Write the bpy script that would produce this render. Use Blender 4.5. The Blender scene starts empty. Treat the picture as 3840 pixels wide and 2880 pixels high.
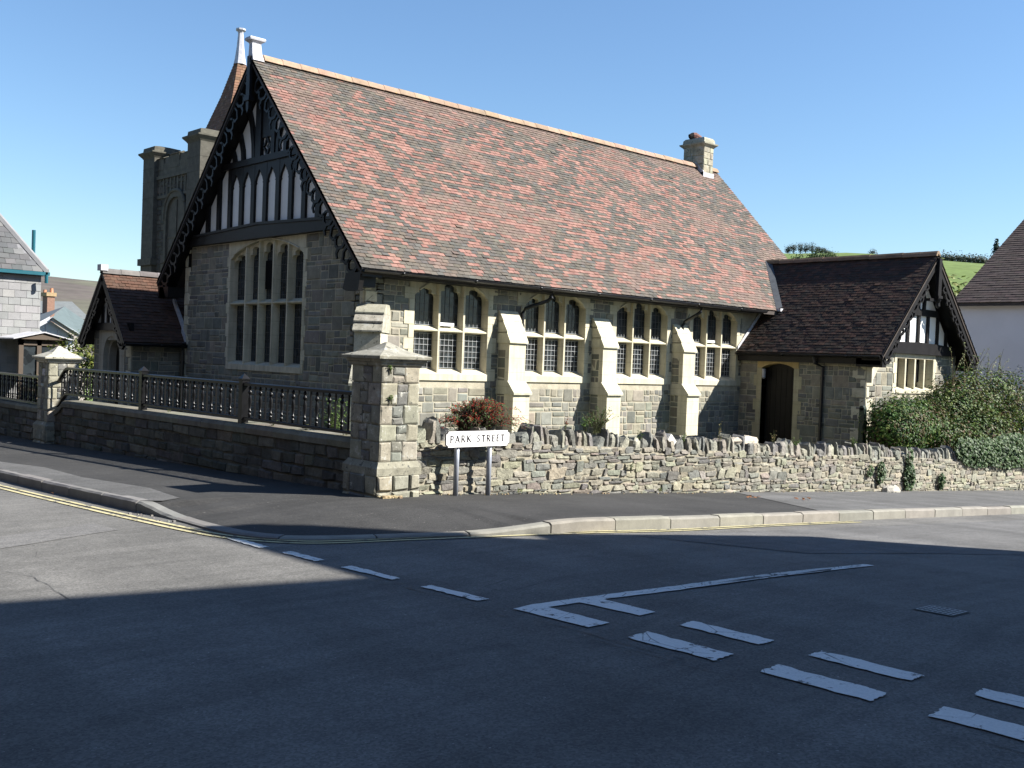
import bpy, math, random
from mathutils import Vector, Matrix, noise
rnd = random.Random(7)
R = math.radians
scene = bpy.context.scene
COL = scene.collection

# ------------------------------------------------------------------ helpers
class MB:
    """collects polygons with one colour per face, then links them as ONE mesh object"""
    def __init__(s): s.v = []; s.f = []; s.c = []; s.m = []
    def face(s, pts, c=(1, 1, 1), m=0):
        n = len(s.v); s.v += [tuple(p) for p in pts]
        s.f.append(tuple(range(n, n + len(pts)))); s.c.append(c); s.m.append(m)
    def mesh(s, V, F, c=(1, 1, 1), m=0):
        n = len(s.v); s.v += [tuple(p) for p in V]
        for f in F: s.f.append(tuple(i + n for i in f)); s.c.append(c); s.m.append(m)
    def box(s, x0, x1, y0, y1, z0, z1, c=(1, 1, 1), m=0, j=0):
        r = lambda: rnd.uniform(-j, j) if j else 0
        V = [(x + r(), y + r(), z + r()) for z in (z0, z1) for y in (y0, y1) for x in (x0, x1)]
        s.mesh(V, [(0, 2, 3, 1), (4, 5, 7, 6), (0, 1, 5, 4), (2, 6, 7, 3), (0, 4, 6, 2), (1, 3, 7, 5)], c, m)
    def prism(s, poly, fn, a, b, c=(1, 1, 1), m=0):
        """extrude a 2-D polygon; fn(u, v, d) -> world"""
        A = [fn(u, v, a) for u, v in poly]; B = [fn(u, v, b) for u, v in poly]; n = len(poly)
        s.mesh(A + B, [tuple(range(n))[::-1], tuple(range(n, 2 * n))] + [(i, (i + 1) % n, n + (i + 1) % n, n + i) for i in range(n)], c, m)
    def tube(s, path, r, c=(1, 1, 1), n=8, m=0, cap=True):
        P = [Vector(p) for p in path]; rr = r if isinstance(r, (list, tuple)) else [r] * len(P)
        V = []; F = []
        for i, p in enumerate(P):
            t = (P[min(i + 1, len(P) - 1)] - P[max(i - 1, 0)]).normalized()
            a = t.cross(Vector((0, 0, 1)) if abs(t.z) < .95 else Vector((1, 0, 0))).normalized(); b = t.cross(a)
            V += [p + (a * math.cos(2 * math.pi * k / n) + b * math.sin(2 * math.pi * k / n)) * rr[i] for k in range(n)]
        for i in range(len(P) - 1):
            F += [(i * n + k, i * n + (k + 1) % n, (i + 1) * n + (k + 1) % n, (i + 1) * n + k) for k in range(n)]
        if cap: F += [tuple(range(n))[::-1], tuple(range((len(P) - 1) * n, len(P) * n))]
        s.mesh(V, F, c, m)
    def loft(s, rings, c=(1, 1, 1), m=0, cap=True):
        n = len(rings[0]); V = [p for r in rings for p in r]; F = []
        for i in range(len(rings) - 1):
            F += [(i * n + k, i * n + (k + 1) % n, (i + 1) * n + (k + 1) % n, (i + 1) * n + k) for k in range(n)]
        if cap: F += [tuple(range(n))[::-1], tuple(range((len(rings) - 1) * n, len(rings) * n))]
        s.mesh(V, F, c, m)
    def lathe(s, x, y, prof, c=(1, 1, 1), n=10, m=0, rot=0):
        s.loft([[(x + r * math.cos(rot + 2 * math.pi * k / n), y + r * math.sin(rot + 2 * math.pi * k / n), z) for k in range(n)] for r, z in prof], c, m)
    def build(s, name, mats, parent=None, smooth=False):
        me = bpy.data.meshes.new(name); me.from_pydata(s.v, [], s.f)
        for mt in (mats if isinstance(mats, list) else [mats]): me.materials.append(mt)
        at = me.attributes.new('Col', 'FLOAT_COLOR', 'FACE')
        at.data.foreach_set('color', [x for c in s.c for x in (c[0], c[1], c[2], 1.0)])
        if any(s.m): me.polygons.foreach_set('material_index', s.m)
        if smooth: me.polygons.foreach_set('use_smooth', [True] * len(s.f))
        me.update()
        o = bpy.data.objects.new(name, me); COL.objects.link(o)
        if parent is not None:
            o.parent = parent
            if parent.parent is None: o.matrix_parent_inverse = Matrix.Translation(-parent.location)
        return o

def tag(o, label=None, cat=None, group=None, kind=None):
    for k, v in (('label', label), ('category', cat), ('group', group), ('kind', kind)):
        if v: o[k] = v
    return o
def thing(name, label, cat, loc, group=None):
    o = bpy.data.objects.new(name, None); COL.objects.link(o); o.location = loc; o.empty_display_size = .3
    return tag(o, label, cat, group)
def lerp(a, b, t): return a + (b - a) * t
def mixc(a, b, t): return tuple(lerp(x, y, t) for x, y in zip(a, b))
def vary(c, s): k = 1 + rnd.uniform(-s, s); return tuple(max(0, x * k * (1 + rnd.uniform(-s, s) * .25)) for x in c)
def nz(x, y, z=0): return noise.noise(Vector((x, y, z)))
def sm(t): t = max(0, min(1, t)); return t * t * (3 - 2 * t)

# ------------------------------------------------------------------ materials
def newmat(name):
    m = bpy.data.materials.new(name); m.use_nodes = True
    nt = m.node_tree; nt.nodes.clear()
    out = nt.nodes.new('ShaderNodeOutputMaterial'); b = nt.nodes.new('ShaderNodeBsdfPrincipled')
    nt.links.new(b.outputs[0], out.inputs[0])
    return m, nt, b
class G:
    def __init__(s, nt): s.nt = nt; s.geo = nt.nodes.new('ShaderNodeNewGeometry'); s.pos = s.geo.outputs['Position']
    def link(s, a, b):
        if hasattr(a, 'node'): s.nt.links.new(a, b)
        else: b.default_value = a
    def noise(s, scale, detail=4, rough=.6, vec=None, dist=0):
        n = s.nt.nodes.new('ShaderNodeTexNoise'); s.link(vec or s.pos, n.inputs['Vector'])
        n.inputs['Scale'].default_value = scale; n.inputs['Detail'].default_value = detail
        n.inputs['Roughness'].default_value = rough; n.inputs['Distortion'].default_value = dist
        return n.outputs['Fac']
    def voro(s, scale, feature='F1', out='Distance', vec=None):
        n = s.nt.nodes.new('ShaderNodeTexVoronoi'); n.feature = feature; s.link(vec or s.pos, n.inputs['Vector'])
        n.inputs['Scale'].default_value = scale; return n.outputs[out]
    def ramp(s, fac, *stops):
        n = s.nt.nodes.new('ShaderNodeValToRGB'); s.link(fac, n.inputs[0]); e = n.color_ramp.elements
        while len(e) < len(stops): e.new(.5)
        for el, (p, c) in zip(e, stops): el.position = p; el.color = (*((c, c, c) if isinstance(c, (int, float)) else c), 1)
        return n.outputs[0]
    def mix(s, fac, a, b, mode='MIX'):
        n = s.nt.nodes.new('ShaderNodeMix'); n.data_type = 'RGBA'; n.blend_type = mode
        s.link(fac, n.inputs[0])
        for v, i in ((a, 6), (b, 7)):
            if hasattr(v, 'node'): s.nt.links.new(v, n.inputs[i])
            else: n.inputs[i].default_value = (*v, 1)
        return n.outputs[2]
    def math(s, op, a, b=0):
        n = s.nt.nodes.new('ShaderNodeMath'); n.operation = op; s.link(a, n.inputs[0]); s.link(b, n.inputs[1]); return n.outputs[0]
    def scale(s, v, xyz):
        n = s.nt.nodes.new('ShaderNodeVectorMath'); n.operation = 'MULTIPLY'; s.link(v, n.inputs[0]); n.inputs[1].default_value = xyz; return n.outputs[0]
    def attr(s, name='Col'):
        n = s.nt.nodes.new('ShaderNodeAttribute'); n.attribute_name = name; return n.outputs['Color']
    def bump(s, h, strength=.3, dist=.01):
        n = s.nt.nodes.new('ShaderNodeBump'); s.link(h, n.inputs['Height']); n.inputs['Strength'].default_value = strength; n.inputs['Distance'].default_value = dist
        return n.outputs[0]
def M_attr(name, rough=.9, var=.35, scale=6, fine=60, bump=.4, bd=.01, spots=None, spec=.3, metallic=0, streak=0):
    """per-face colour broken up by two noises; optional lichen spots (scale, threshold, colour)"""
    m, nt, b = newmat(name); g = G(nt)
    c = g.attr()
    n1 = g.noise(scale, 5, .65); n2 = g.noise(fine, 3, .7)
    c = g.mix(1, c, g.ramp(n1, (.25, 1 - var), (.75, 1 + var)), 'MULTIPLY')
    c = g.mix(1, c, g.ramp(n2, (.2, 1 - var * .6), (.8, 1 + var * .6)), 'MULTIPLY')
    for sp in (spots or []):
        sc, th, colr = sp
        k = g.ramp(g.noise(sc, 4, .7), (th, 0), (th + .05, 1))
        c = g.mix(k, c, colr)
    if streak:      # fine joints between the dressed blocks
        sx = nt.nodes.new('ShaderNodeSeparateXYZ'); g.link(g.pos, sx.inputs[0])
        jt = g.math('LESS_THAN', g.math('FRACT', g.math('DIVIDE', g.math('ADD', sx.outputs[2], 3.03), .305)), .03)
        c = g.mix(g.math('MULTIPLY', jt, .45), c, (.2, .18, .13))
    if streak:      # rain streaks running down the stone
        c = g.mix(1, c, g.ramp(g.noise(1, 4, .6, vec=g.scale(g.pos, (9, 9, .7))), (.35, 1 - streak), (.62, 1.04)), 'MULTIPLY')
    g.link(c, b.inputs['Base Color']); b.inputs['Roughness'].default_value = rough
    b.inputs['Specular IOR Level'].default_value = spec; b.inputs['Metallic'].default_value = metallic
    h = g.math('ADD', g.math('MULTIPLY', n1, .6), g.math('MULTIPLY', n2, .4))
    g.link(g.bump(h, bump, bd), b.inputs['Normal'])
    return m
def M_plain(name, col, rough=.5, spec=.5, metallic=0, var=.12, scale=8, bump=0):
    m, nt, b = newmat(name); g = G(nt)
    n = g.noise(scale, 4, .6)
    c = g.mix(1, g.mix(0, col, col), g.ramp(n, (.25, 1 - var), (.75, 1 + var)), 'MULTIPLY')
    g.link(c, b.inputs['Base Color']); b.inputs['Roughness'].default_value = rough
    b.inputs['Specular IOR Level'].default_value = spec; b.inputs['Metallic'].default_value = metallic
    if bump: g.link(g.bump(g.noise(scale * 6, 3), bump, .005), b.inputs['Normal'])
    return m
def M_asphalt(name, dark, lite, big=.5, seams=True):
    m, nt, b = newmat(name); g = G(nt)
    agg = g.voro(85, 'F1', 'Color'); n1 = g.noise(140, 2, .6); n2 = g.noise(big, 5, .6, dist=.4); n3 = g.noise(6, 4, .7)
    sp = nt.nodes.new('ShaderNodeSeparateColor'); g.link(agg, sp.inputs[0])
    k = g.math('ADD', g.math('MULTIPLY', sp.outputs[0], .55), g.math('MULTIPLY', n1, .45))
    c = g.mix(k, dark, lite)
    c = g.mix(1, c, g.ramp(n2, (.3, .80), (.7, 1.14)), 'MULTIPLY')
    c = g.mix(1, c, g.ramp(n3, (.3, .9), (.7, 1.08)), 'MULTIPLY')
    st = g.noise(.8, 3, .5, vec=g.scale(g.pos, (2.2, .35, 1)))          # long wheel-polished streaks along the main road
    c = g.mix(1, c, g.ramp(st, (.35, .86), (.65, 1.10)), 'MULTIPLY')
    st2 = g.noise(1.0, 3, .55, vec=g.scale(g.pos, (.5, 3.0, 1)), dist=1.2)
    c = g.mix(1, c, g.ramp(st2, (.36, .87), (.62, 1.07)), 'MULTIPLY')
    c = g.mix(g.math('MULTIPLY', g.ramp(g.noise(2.6, 3, .5), (.66, 0), (.74, 1)), .22), c, (.03, .03, .03))      # oil and drip stains
    cr = g.voro(.55, 'DISTANCE_TO_EDGE', 'Distance')
    if seams:
        ck = g.math('MULTIPLY', g.ramp(cr, (.0, 1), (.004, 0)), g.ramp(g.noise(.45, 2), (.60, 0), (.66, 1)))
        c = g.mix(g.math('MULTIPLY', ck, .6), c, (.02, .02, .02))
    sp2 = g.math('GREATER_THAN', g.noise(38, 2, .5), .735)
    c = g.mix(g.math('MULTIPLY', sp2, .35), c, (.5, .48, .45))
    g.link(c, b.inputs['Base Color']); b.inputs['Roughness'].default_value = .85; b.inputs['Specular IOR Level'].default_value = .3
    g.link(g.bump(k, .45, .006), b.inputs['Normal'])
    return m
def M_paint(name, col, under, wear=.56):
    m, nt, b = newmat(name); g = G(nt)
    w = g.noise(14, 6, .75); w2 = g.noise(2.2, 3, .6)
    k = g.ramp(g.math('ADD', g.math('MULTIPLY', w, .7), g.math('MULTIPLY', w2, .3)), (wear, 0), (wear + .04, 1))
    cr = g.math('MULTIPLY', g.ramp(g.voro(3.3, 'DISTANCE_TO_EDGE', 'Distance'), (0, 1), (.014, 0)), g.ramp(g.noise(1.7, 2), (.48, 0), (.55, 1)))
    c = g.mix(1, g.mix(0, col, col), g.ramp(g.noise(60, 3, .7), (.2, .78), (.8, 1.1)), 'MULTIPLY')
    c = g.mix(g.math('MAXIMUM', k, cr), c, under)
    g.link(c, b.inputs['Base Color']); b.inputs['Roughness'].default_value = .7
    g.link(g.bump(g.noise(120, 2), .3, .004), b.inputs['Normal'])
    return m
def M_leaf(name, rough=.45, trans=.25):
    m, nt, b = newmat(name); g = G(nt)
    c = g.mix(1, g.attr(), g.ramp(g.noise(25, 2), (.3, .8), (.7, 1.15)), 'MULTIPLY')
    g.link(c, b.inputs['Base Color']); b.inputs['Roughness'].default_value = rough; b.inputs['Specular IOR Level'].default_value = .16
    t = nt.nodes.new('ShaderNodeBsdfTranslucent'); g.link(c, t.inputs[0])
    mx = nt.nodes.new('ShaderNodeMixShader'); mx.inputs[0].default_value = trans
    out = [n for n in nt.nodes if n.type == 'OUTPUT_MATERIAL'][0]
    nt.links.new(b.outputs[0], mx.inputs[1]); nt.links.new(t.outputs[0], mx.inputs[2]); nt.links.new(mx.outputs[0], out.inputs[0])
    return m
def M_glass(name, col=(.012, .014, .016)):
    m, nt, b = newmat(name); g = G(nt)
    pane = g.voro(5.5, 'F1', 'Color')
    s = nt.nodes.new('ShaderNodeSeparateColor'); g.link(pane, s.inputs[0])
    c = g.mix(s.outputs[0], col, (col[0] * 3.2, col[1] * 3.4, col[2] * 3.4))
    g.link(c, b.inputs['Base Color']); b.inputs['Roughness'].default_value = .12; b.inputs['Specular IOR Level'].default_value = .28
    g.link(g.bump(g.noise(7, 2), .12, .02), b.inputs['Normal'])
    return m

MT = {}
MT['stone'] = M_attr('coursed_stone', .92, .28, 5, 45, .55, .012, [(13, .69, (.42, .41, .36)), (2.1, .72, (.10, .105, .07))])
MT['rubble'] = M_attr('rubble_stone', .95, .42, 14, 50, 1.0, .025, [(6.5, .64, (.27, .255, .205)), (4.2, .72, (.24, .225, .09)), (17, .74, (.42, .41, .38))])
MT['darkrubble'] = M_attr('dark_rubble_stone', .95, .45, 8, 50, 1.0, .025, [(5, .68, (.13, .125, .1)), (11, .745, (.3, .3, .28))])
MT['darkstone'] = M_attr('dark_dressed_stone', .95, .35, 5, 50, .6, .012, [(6, .7, (.2, .19, .15))])
MT['lime'] = M_attr('dressed_limestone', .9, .16, 3.2, 45, .45, .007, [(3.1, .70, (.33, .30, .22)), (8, .70, (.36, .335, .25)), (21, .74, (.24, .22, .16))], streak=.16)
MT['lichen'] = M_attr('lichened_stone', .95, .33, 7, 60, .7, .012, [(7, .585, (.34, .335, .30)), (13, .60, (.085, .085, .072)), (18, .655, (.46, .455, .42)), (5.2, .69, (.34, .28, .15))])
MT['tile'] = M_attr('clay_tile', .85, .2, 4, 70, .35, .006, [(11, .725, (.30, .28, .25)), (1.9, .735, (.26, .2, .09))])
MT['shadetile'] = M_attr('shaded_clay_tile', .9, .3, 5, 60, .4, .006, [(3.0, .70, (.09, .075, .05)), (7.5, .745, (.5, .5, .53))])
MT['ridge'] = M_attr('ridge_tile', .9, .25, 5, 60, .4, .006, [(6, .66, (.45, .28, .08))])
MT['slate'] = M_attr('slate', .6, .15, 3, 40, .3, .006)
MT['timber'] = M_plain('black_painted_timber', (.011, .0105, .011), .45, .2, var=.35, scale=5, bump=.2)
MT['plaster'] = M_plain('white_plaster', (.72, .72, .70), .9, .2, var=.08, scale=2.5, bump=.12)
MT['iron'] = M_plain('black_painted_iron', (.008, .008, .009), .28, .22, var=.3, scale=12)
MT['gutter'] = M_plain('black_gutter', (.012, .012, .013), .32, .5, var=.3, scale=8)
MT['lead'] = M_plain('lead_sheet', (.42, .42, .45), .55, .4, var=.25, scale=9, bump=.2)
MT['shadelead'] = M_plain('shaded_lead', (.055, .06, .068), .6, .3, var=.3, scale=7)  # dark copy of the lead; the valley's shade is put into its colour
MT['grille'] = M_plain('galvanised_wire', (.36, .37, .38), .5, .5, var=.1)
MT['leading'] = M_plain('window_leading', (.06, .06, .06), .6)
MT['glass'] = M_glass('old_leaded_glass')
MT['void'] = M_plain('dark_interior', (.006, .006, .006), .95, .1)
MT['door'] = M_plain('dark_door_timber', (.006, .005, .0045), .6, .3, var=.4, scale=6, bump=.2)
MT['white'] = M_plain('white_enamel', (.82, .82, .82), .35, .5, var=.04, scale=3)
MT['signblack'] = M_plain('sign_black', (.015, .008, .01), .5)
MT['post'] = M_plain('grey_post_paint', (.30, .32, .37), .38, .5, var=.12, scale=14, metallic=.35)
MT['asph'] = M_asphalt('worn_asphalt', (.061, .0595, .057), (.186, .181, .172))
MT['asph_new'] = M_asphalt('newer_asphalt', (.018, .018, .0182), (.056, .0545, .053), .8, False)
MT['asph_old'] = M_asphalt('old_footway_asphalt', (.05, .05, .051), (.15, .148, .145), .9)
MT['tar'] = M_plain('bitumen', (.018, .018, .018), .6)
MT['asph_b'] = M_asphalt('patched_asphalt', (.055, .055, .056), (.165, .162, .16), .6, False)
MT['asph_c'] = M_asphalt('trench_asphalt', (.068, .067, .066), (.205, .20, .195), .7, False)
MT['kerb'] = M_attr('kerb_stone', .9, .2, 4, 55, .5, .008, [(9, .68, (.16, .155, .14))])
MT['wpaint'] = M_paint('white_road_paint', (.66, .66, .64), (.08, .08, .08), .557)
MT['ypaint'] = M_paint('yellow_road_paint', (.47, .42, .235), (.10, .10, .095), .535)
MT['leaf'] = M_leaf('leaf', .55); MT['gloss_leaf'] = M_leaf('glossy_leaf', .5, .18)
MT['bark'] = M_attr('bark', .95, .35, 8, 50, .6, .01)
MT['render'] = M_plain('white_render', (.70, .67, .70), .9, .2, var=.05, scale=1.2, bump=.1)
MT['brick'] = M_attr('brick', .9, .25, 8, 50, .4, .008)
MT['teal'] = M_plain('blue_green_paint', (.01, .09, .12), .4)
MT['berry'] = M_attr('berry', .35, .2, 20, 80, .1)
MT['gategreen'] = M_plain('dark_green_paint', (.012, .03, .022), .5)
MT['iron_cover'] = M_attr('cast_iron_cover', .55, .3, 10, 60, .4, .004, metallic=.5)
def M_ground(name, cols, sc=.02, fine=.6, spots=None):
    m, nt, b = newmat(name); g = G(nt)
    c = g.ramp(g.noise(sc, 5, .6), *[(.3 + .4 * i / max(1, len(cols) - 1), k) for i, k in enumerate(cols)])
    c = g.mix(1, c, g.ramp(g.noise(fine, 4, .7), (.25, .72), (.75, 1.25)), 'MULTIPLY')
    g.link(c, b.inputs['Base Color']); b.inputs['Roughness'].default_value = .95; b.inputs['Specular IOR Level'].default_value = .1
    g.link(g.bump(g.noise(fine * 2, 3), .4, .1), b.inputs['Normal'])
    return m
MT['field'] = M_ground('pasture', [(.10, .145, .045), (.13, .17, .06)], .012, .25)
MT['moor'] = M_ground('heather_moor', [(.115, .118, .085), (.10, .085, .078), (.13, .14, .09)], .006, .05)
MT['yard'] = M_ground('churchyard_earth', [(.05, .055, .03), (.08, .085, .045)], .5, 9)

# ------------------------------------------------------------------ ground model
X0, Y0 = 11.38, 16.74                      # near corner of the hall: gable plane x = X0, side plane y = Y0
def gz(x, y):
    t = x - 7.2; f = 0 if t < -1 else (t if t > 1 else (t + 1) ** 2 / 4)
    return -1.70 - .0545 * f - .029 * (y - 10.3)
DROP = .12
KERB = [(4.35, 60, 1), (4.42, 40, 1), (4.48, 26, 1), (4.53, 18, 1), (4.60, 14, 1), (4.68, 11.9, 1), (4.71, 11.2, .95), (4.74, 10.7, .45), (4.74, 10.2, .2), (4.72, 9.6, .2),
        (4.72, 9.2, .2), (4.79, 8.8, .2), (4.97, 8.48, .2), (5.28, 8.24, .2), (5.62, 8.07, .2), (6.0, 7.92, .2), (6.4, 7.74, .22), (6.8, 7.60, .35), (7.2, 7.50, .62), (7.6, 7.44, .9),
        (8.1, 7.41, 1), (9, 7.39, 1), (10, 7.38, 1), (11, 7.39, 1), (12, 7.40, 1), (13, 7.40, 1), (14, 7.39, 1), (16, 7.35, 1), (19, 7.30, 1), (24, 7.25, 1), (32, 7.2, 1), (50, 7.1, 1)]
def pv(x, y):
    """pavement surface: dips to the dropped kerb at the corner"""
    best = 1e9; h = 1
    for i in range(5, 21):
        d = math.hypot(KERB[i][0] - x, KERB[i][1] - y)
        if d < best: best = d; h = KERB[i][2]
    return gz(x, y) - DROP * (1 - h) * (1 - sm(best / 1.7))
road = lambda x, y: gz(x, y) - DROP

def grid(name, x0, x1, y0, y1, st, zf, mat, inside=None, kind='structure'):
    b = MB(); nx = int(round((x1 - x0) / st)); ny = int(round((y1 - y0) / st)); V = []; F = []
    for j in range(ny + 1):
        for i in range(nx + 1):
            x = lerp(x0, x1, i / nx); y = lerp(y0, y1, j / ny); V.append((x, y, zf(x, y)))
    for j in range(ny):
        for i in range(nx):
            a = j * (nx + 1) + i
            F.append((a, a + 1, a + nx + 2, a + nx + 1))
    b.mesh(V, F); o = b.build(name, mat, smooth=True); return tag(o, kind=kind)

g = MB()
g.face([(-6000, -6000, -9), (6000, -6000, -9), (6000, 6000, -9), (-6000, 6000, -9)])
tag(g.build('ground', MT['field']), kind='structure')
grid('road', -30, 52, -30, 62, 1.0, lambda x, y: road(x, y), MT['asph'])

# pavement: strips from the kerb line back to the walls
def smooth_kerb(n=6):
    out = []
    for i in range(len(KERB) - 1):
        for k in range(n):
            t = k / n
            p0 = KERB[max(i - 1, 0)]; p1 = KERB[i]; p2 = KERB[i + 1]; p3 = KERB[min(i + 2, len(KERB) - 1)]
            f = lambda c: .5 * (2 * p1[c] + (p2[c] - p0[c]) * t + (2 * p0[c] - 5 * p1[c] + 4 * p2[c] - p3[c]) * t * t + (3 * p1[c] - p0[c] - 3 * p2[c] + p3[c]) * t ** 3)
            if math.hypot(p2[0] - p1[0], p2[1] - p1[1]) > 3: out.append((lerp(p1[0], p2[0], t), lerp(p1[1], p2[1], t), p1[2]))
            else: out.append((f(0), f(1), max(.15, min(1, f(2)))))
    out.append(KERB[-1]); return out
SK = smooth_kerb()
def offs(pts, d):
    o = []
    for i, p in enumerate(pts):
        a = pts[max(i - 1, 0)]; c = pts[min(i + 1, len(pts) - 1)]
        tx, ty = c[0] - a[0], c[1] - a[1]; l = math.hypot(tx, ty) or 1
        o.append((p[0] - ty / l * d, p[1] + tx / l * d))           # left of travel = pavement side
    return o
kb = offs(SK, .15)
b = MB(); NS = 14
corner_in = lambda x, y: (max(x, 7.5), max(y, 10.5))
V = []; F = []
for i, p in enumerate(kb):
    # inner boundary: along the two walls, meeting behind the pier
    y_, x_ = p[1], p[0]
    k = SK[i]
    if i < len(SK) and k[1] > 10.6: tgt = (7.6, k[1])
    elif k[0] > 7.6: tgt = (k[0], 10.6)
    else: tgt = (7.6, 10.6)
    for s in range(NS + 1):
        t = s / NS; x = lerp(p[0], tgt[0], t); y = lerp(p[1], tgt[1], t)
        h = pv(x, y)
        if s == 0: h = gz(p[0], p[1]) - DROP * (1 - k[2]) - .004
        V.append((x, y, h))
for i in range(len(kb) - 1):
    for s in range(NS):
        a = i * (NS + 1) + s; F.append((a, a + 1, a + NS + 2, a + NS + 1))
b.mesh(V, F); tag(b.build('pavement', MT['asph_new'], smooth=True), kind='structure')

# kerb stones along the line
def arc_resample(pts, step):
    out = [pts[0]]; acc = 0
    for i in range(len(pts) - 1):
        a, c = pts[i], pts[i + 1]; l = math.hypot(c[0] - a[0], c[1] - a[1]); d = step - acc
        while d <= l:
            out.append(tuple(lerp(a[q], c[q], d / l) for q in range(3))); d += step
        acc = l - (d - step)
    return out
b = MB(); sub = arc_resample(SK, .115); inn = offs(sub, .15); per = 8
for s0 in range(0, len(sub) - per, per):
    c = vary((.20, .19, .165) if sub[s0][1] < 9 or sub[s0][0] > 5.2 else (.16, .155, .15), .09)
    rings = []
    dz = rnd.uniform(-.006, .006)
    for i in range(s0, s0 + per + 1):
        p, q = sub[i], inn[i]; e = 1 if i in (s0, s0 + per) else 0
        if e:   # tiny joint
            j = i + (1 if i == s0 else -1); p = tuple(lerp(p[k], sub[j][k], .07) for k in range(3)); q = tuple(lerp(q[k], inn[j][k], .07) for k in range(2))
        zb = road(p[0], p[1]); zt = zb + DROP * p[2] + .006 + dz
        w = .02 + rnd.uniform(-.004, .004)
        fx, fy = lerp(p[0], q[0], .2), lerp(p[1], q[1], .2)
        rings.append([(p[0], p[1], zb - .1), (p[0] + rnd.uniform(-.004, .004), p[1] + rnd.uniform(-.004, .004), zt - min(w, DROP * p[2] * .5)), (fx, fy, zt + rnd.uniform(-.003, .003)), (q[0], q[1], zt), (q[0], q[1], zb - .1)])
    b.loft(rings, c)
tag(b.build('kerb', MT['kerb']), kind='structure')
# gutter dirt channel strip (slightly darker tarmac along the kerb foot)
def ribbon(b, pts, w, zf, lift, c=(1, 1, 1)):
    l = offs([(p[0], p[1]) for p in pts], w / 2); r = offs([(p[0], p[1]) for p in pts], -w / 2)
    for i in range(len(pts) - 1):
        q = [l[i], r[i], r[i + 1], l[i + 1]]
        b.face([(x, y, zf(x, y) + lift) for x, y in q], c)
# double yellow lines
def shifted(d, i0, i1): return [p for p in offs(SK, -d)[i0:i1]]
iL = [i for i, p in enumerate(SK) if p[1] > 9.3 and p[0] < 5]
b = MB()
yo = [(4.05, 40), (4.12, 26), (4.18, 18), (4.235, 14.4), (4.36, 11.6), (4.46, 10.0), (4.545, 9.2), (4.655, 8.8), (4.83, 8.46), (5.05, 8.2), (5.36, 8.03), (5.84, 7.86), (6.5, 7.62), (7.26, 7.42), (8.2, 7.26), (9.2, 7.17), (10.4, 7.19), (11.6, 7.2), (13.14, 7.17)]
def cr(pts, n=6):
    out = []
    for i in range(len(pts) - 1):
        p0 = pts[max(i - 1, 0)]; p1 = pts[i]; p2 = pts[i + 1]; p3 = pts[min(i + 2, len(pts) - 1)]
        for k in range(n):
            t = k / n
            out.append(tuple(.5 * (2 * p1[c] + (p2[c] - p0[c]) * t + (2 * p0[c] - 5 * p1[c] + 4 * p2[c] - p3[c]) * t * t + (3 * p1[c] - p0[c] - 3 * p2[c] + p3[c]) * t ** 3) for c in (0, 1)))
    out.append(pts[-1]); return out
yl = cr(yo)
ribbon(b, yl, .055, road, .008); ribbon(b, offs(yl, .115), .055, road, .008)
tag(b.build('double_yellow_line', MT['ypaint']), kind='structure')
def quad_marks(name, quads):
    b = MB()
    for q in quads:
        n = 10; P = []
        a, c, d, e = [Vector((x, y, 0)) for x, y in q]
        for (s, t) in ((a, c), (c, d), (d, e), (e, a)):
            for k in range(n):
                p = s.lerp(t, k / n); P.append((p.x + rnd.uniform(-.010, .010), p.y + rnd.uniform(-.010, .010)))
        b.face([(x, y, road(x, y) + .008) for x, y in P])
    return tag(b.build(name, MT['wpaint']), kind='structure')
quad_marks('edge_line', [((4.60, 8.93), (4.68, 8.85), (4.665, 8.21), (4.56, 8.22)), ((4.60, 7.9), (4.70, 7.9), (4.70, 7.36), (4.60, 7.35)), ((4.625, 7.0), (4.725, 7.0), (4.725, 6.34), (4.63, 6.33)), ((4.65, 5.98), (4.755, 5.99), (4.76, 5.36), (4.66, 5.37))])
gw = []
for k in range(6):
    y1 = 4.04 - k * .93; gw.append(((4.70 - .006 * k, y1), (4.905 - .008 * k, y1 + .01), (4.885 - .008 * k, y1 - .63), (4.69 - .006 * k, y1 - .65)))
    gw.append(((5.205 - .012 * k, y1 + .01), (5.365 - .01 * k, y1 + .02), (5.34 - .01 * k, y1 - .6), (5.185 - .012 * k, y1 - .6)))
quad_marks('give_way_line', gw)
b = MB()
dv = [(4.69, 5.03), (4.89, 5.05), (5.28, 5.0), (5.72, 4.94), (6.24, 4.85), (7.05, 4.77), (8.03, 4.72), (8.73, 4.71), (8.72, 4.62), (7.84, 4.61), (6.92, 4.66), (6.1, 4.74), (5.73, 4.81), (5.40, 4.87), (5.37, 4.37), (5.21, 4.37), (5.19, 4.895), (4.905, 4.925), (4.90, 4.36), (4.70, 4.35)]
P = []
for i, p in enumerate(dv):
    q = dv[(i + 1) % len(dv)]; n = max(1, int(math.hypot(q[0] - p[0], q[1] - p[1]) / .06))
    P += [(lerp(p[0], q[0], k / n) + rnd.uniform(-.006, .006), lerp(p[1], q[1], k / n) + rnd.uniform(-.006, .006)) for k in range(n)]
b.face([(x, y, road(x, y) + .008) for x, y in P])
tag(b.build('lane_divider_line', MT['wpaint']), kind='structure')
b = MB()
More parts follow.
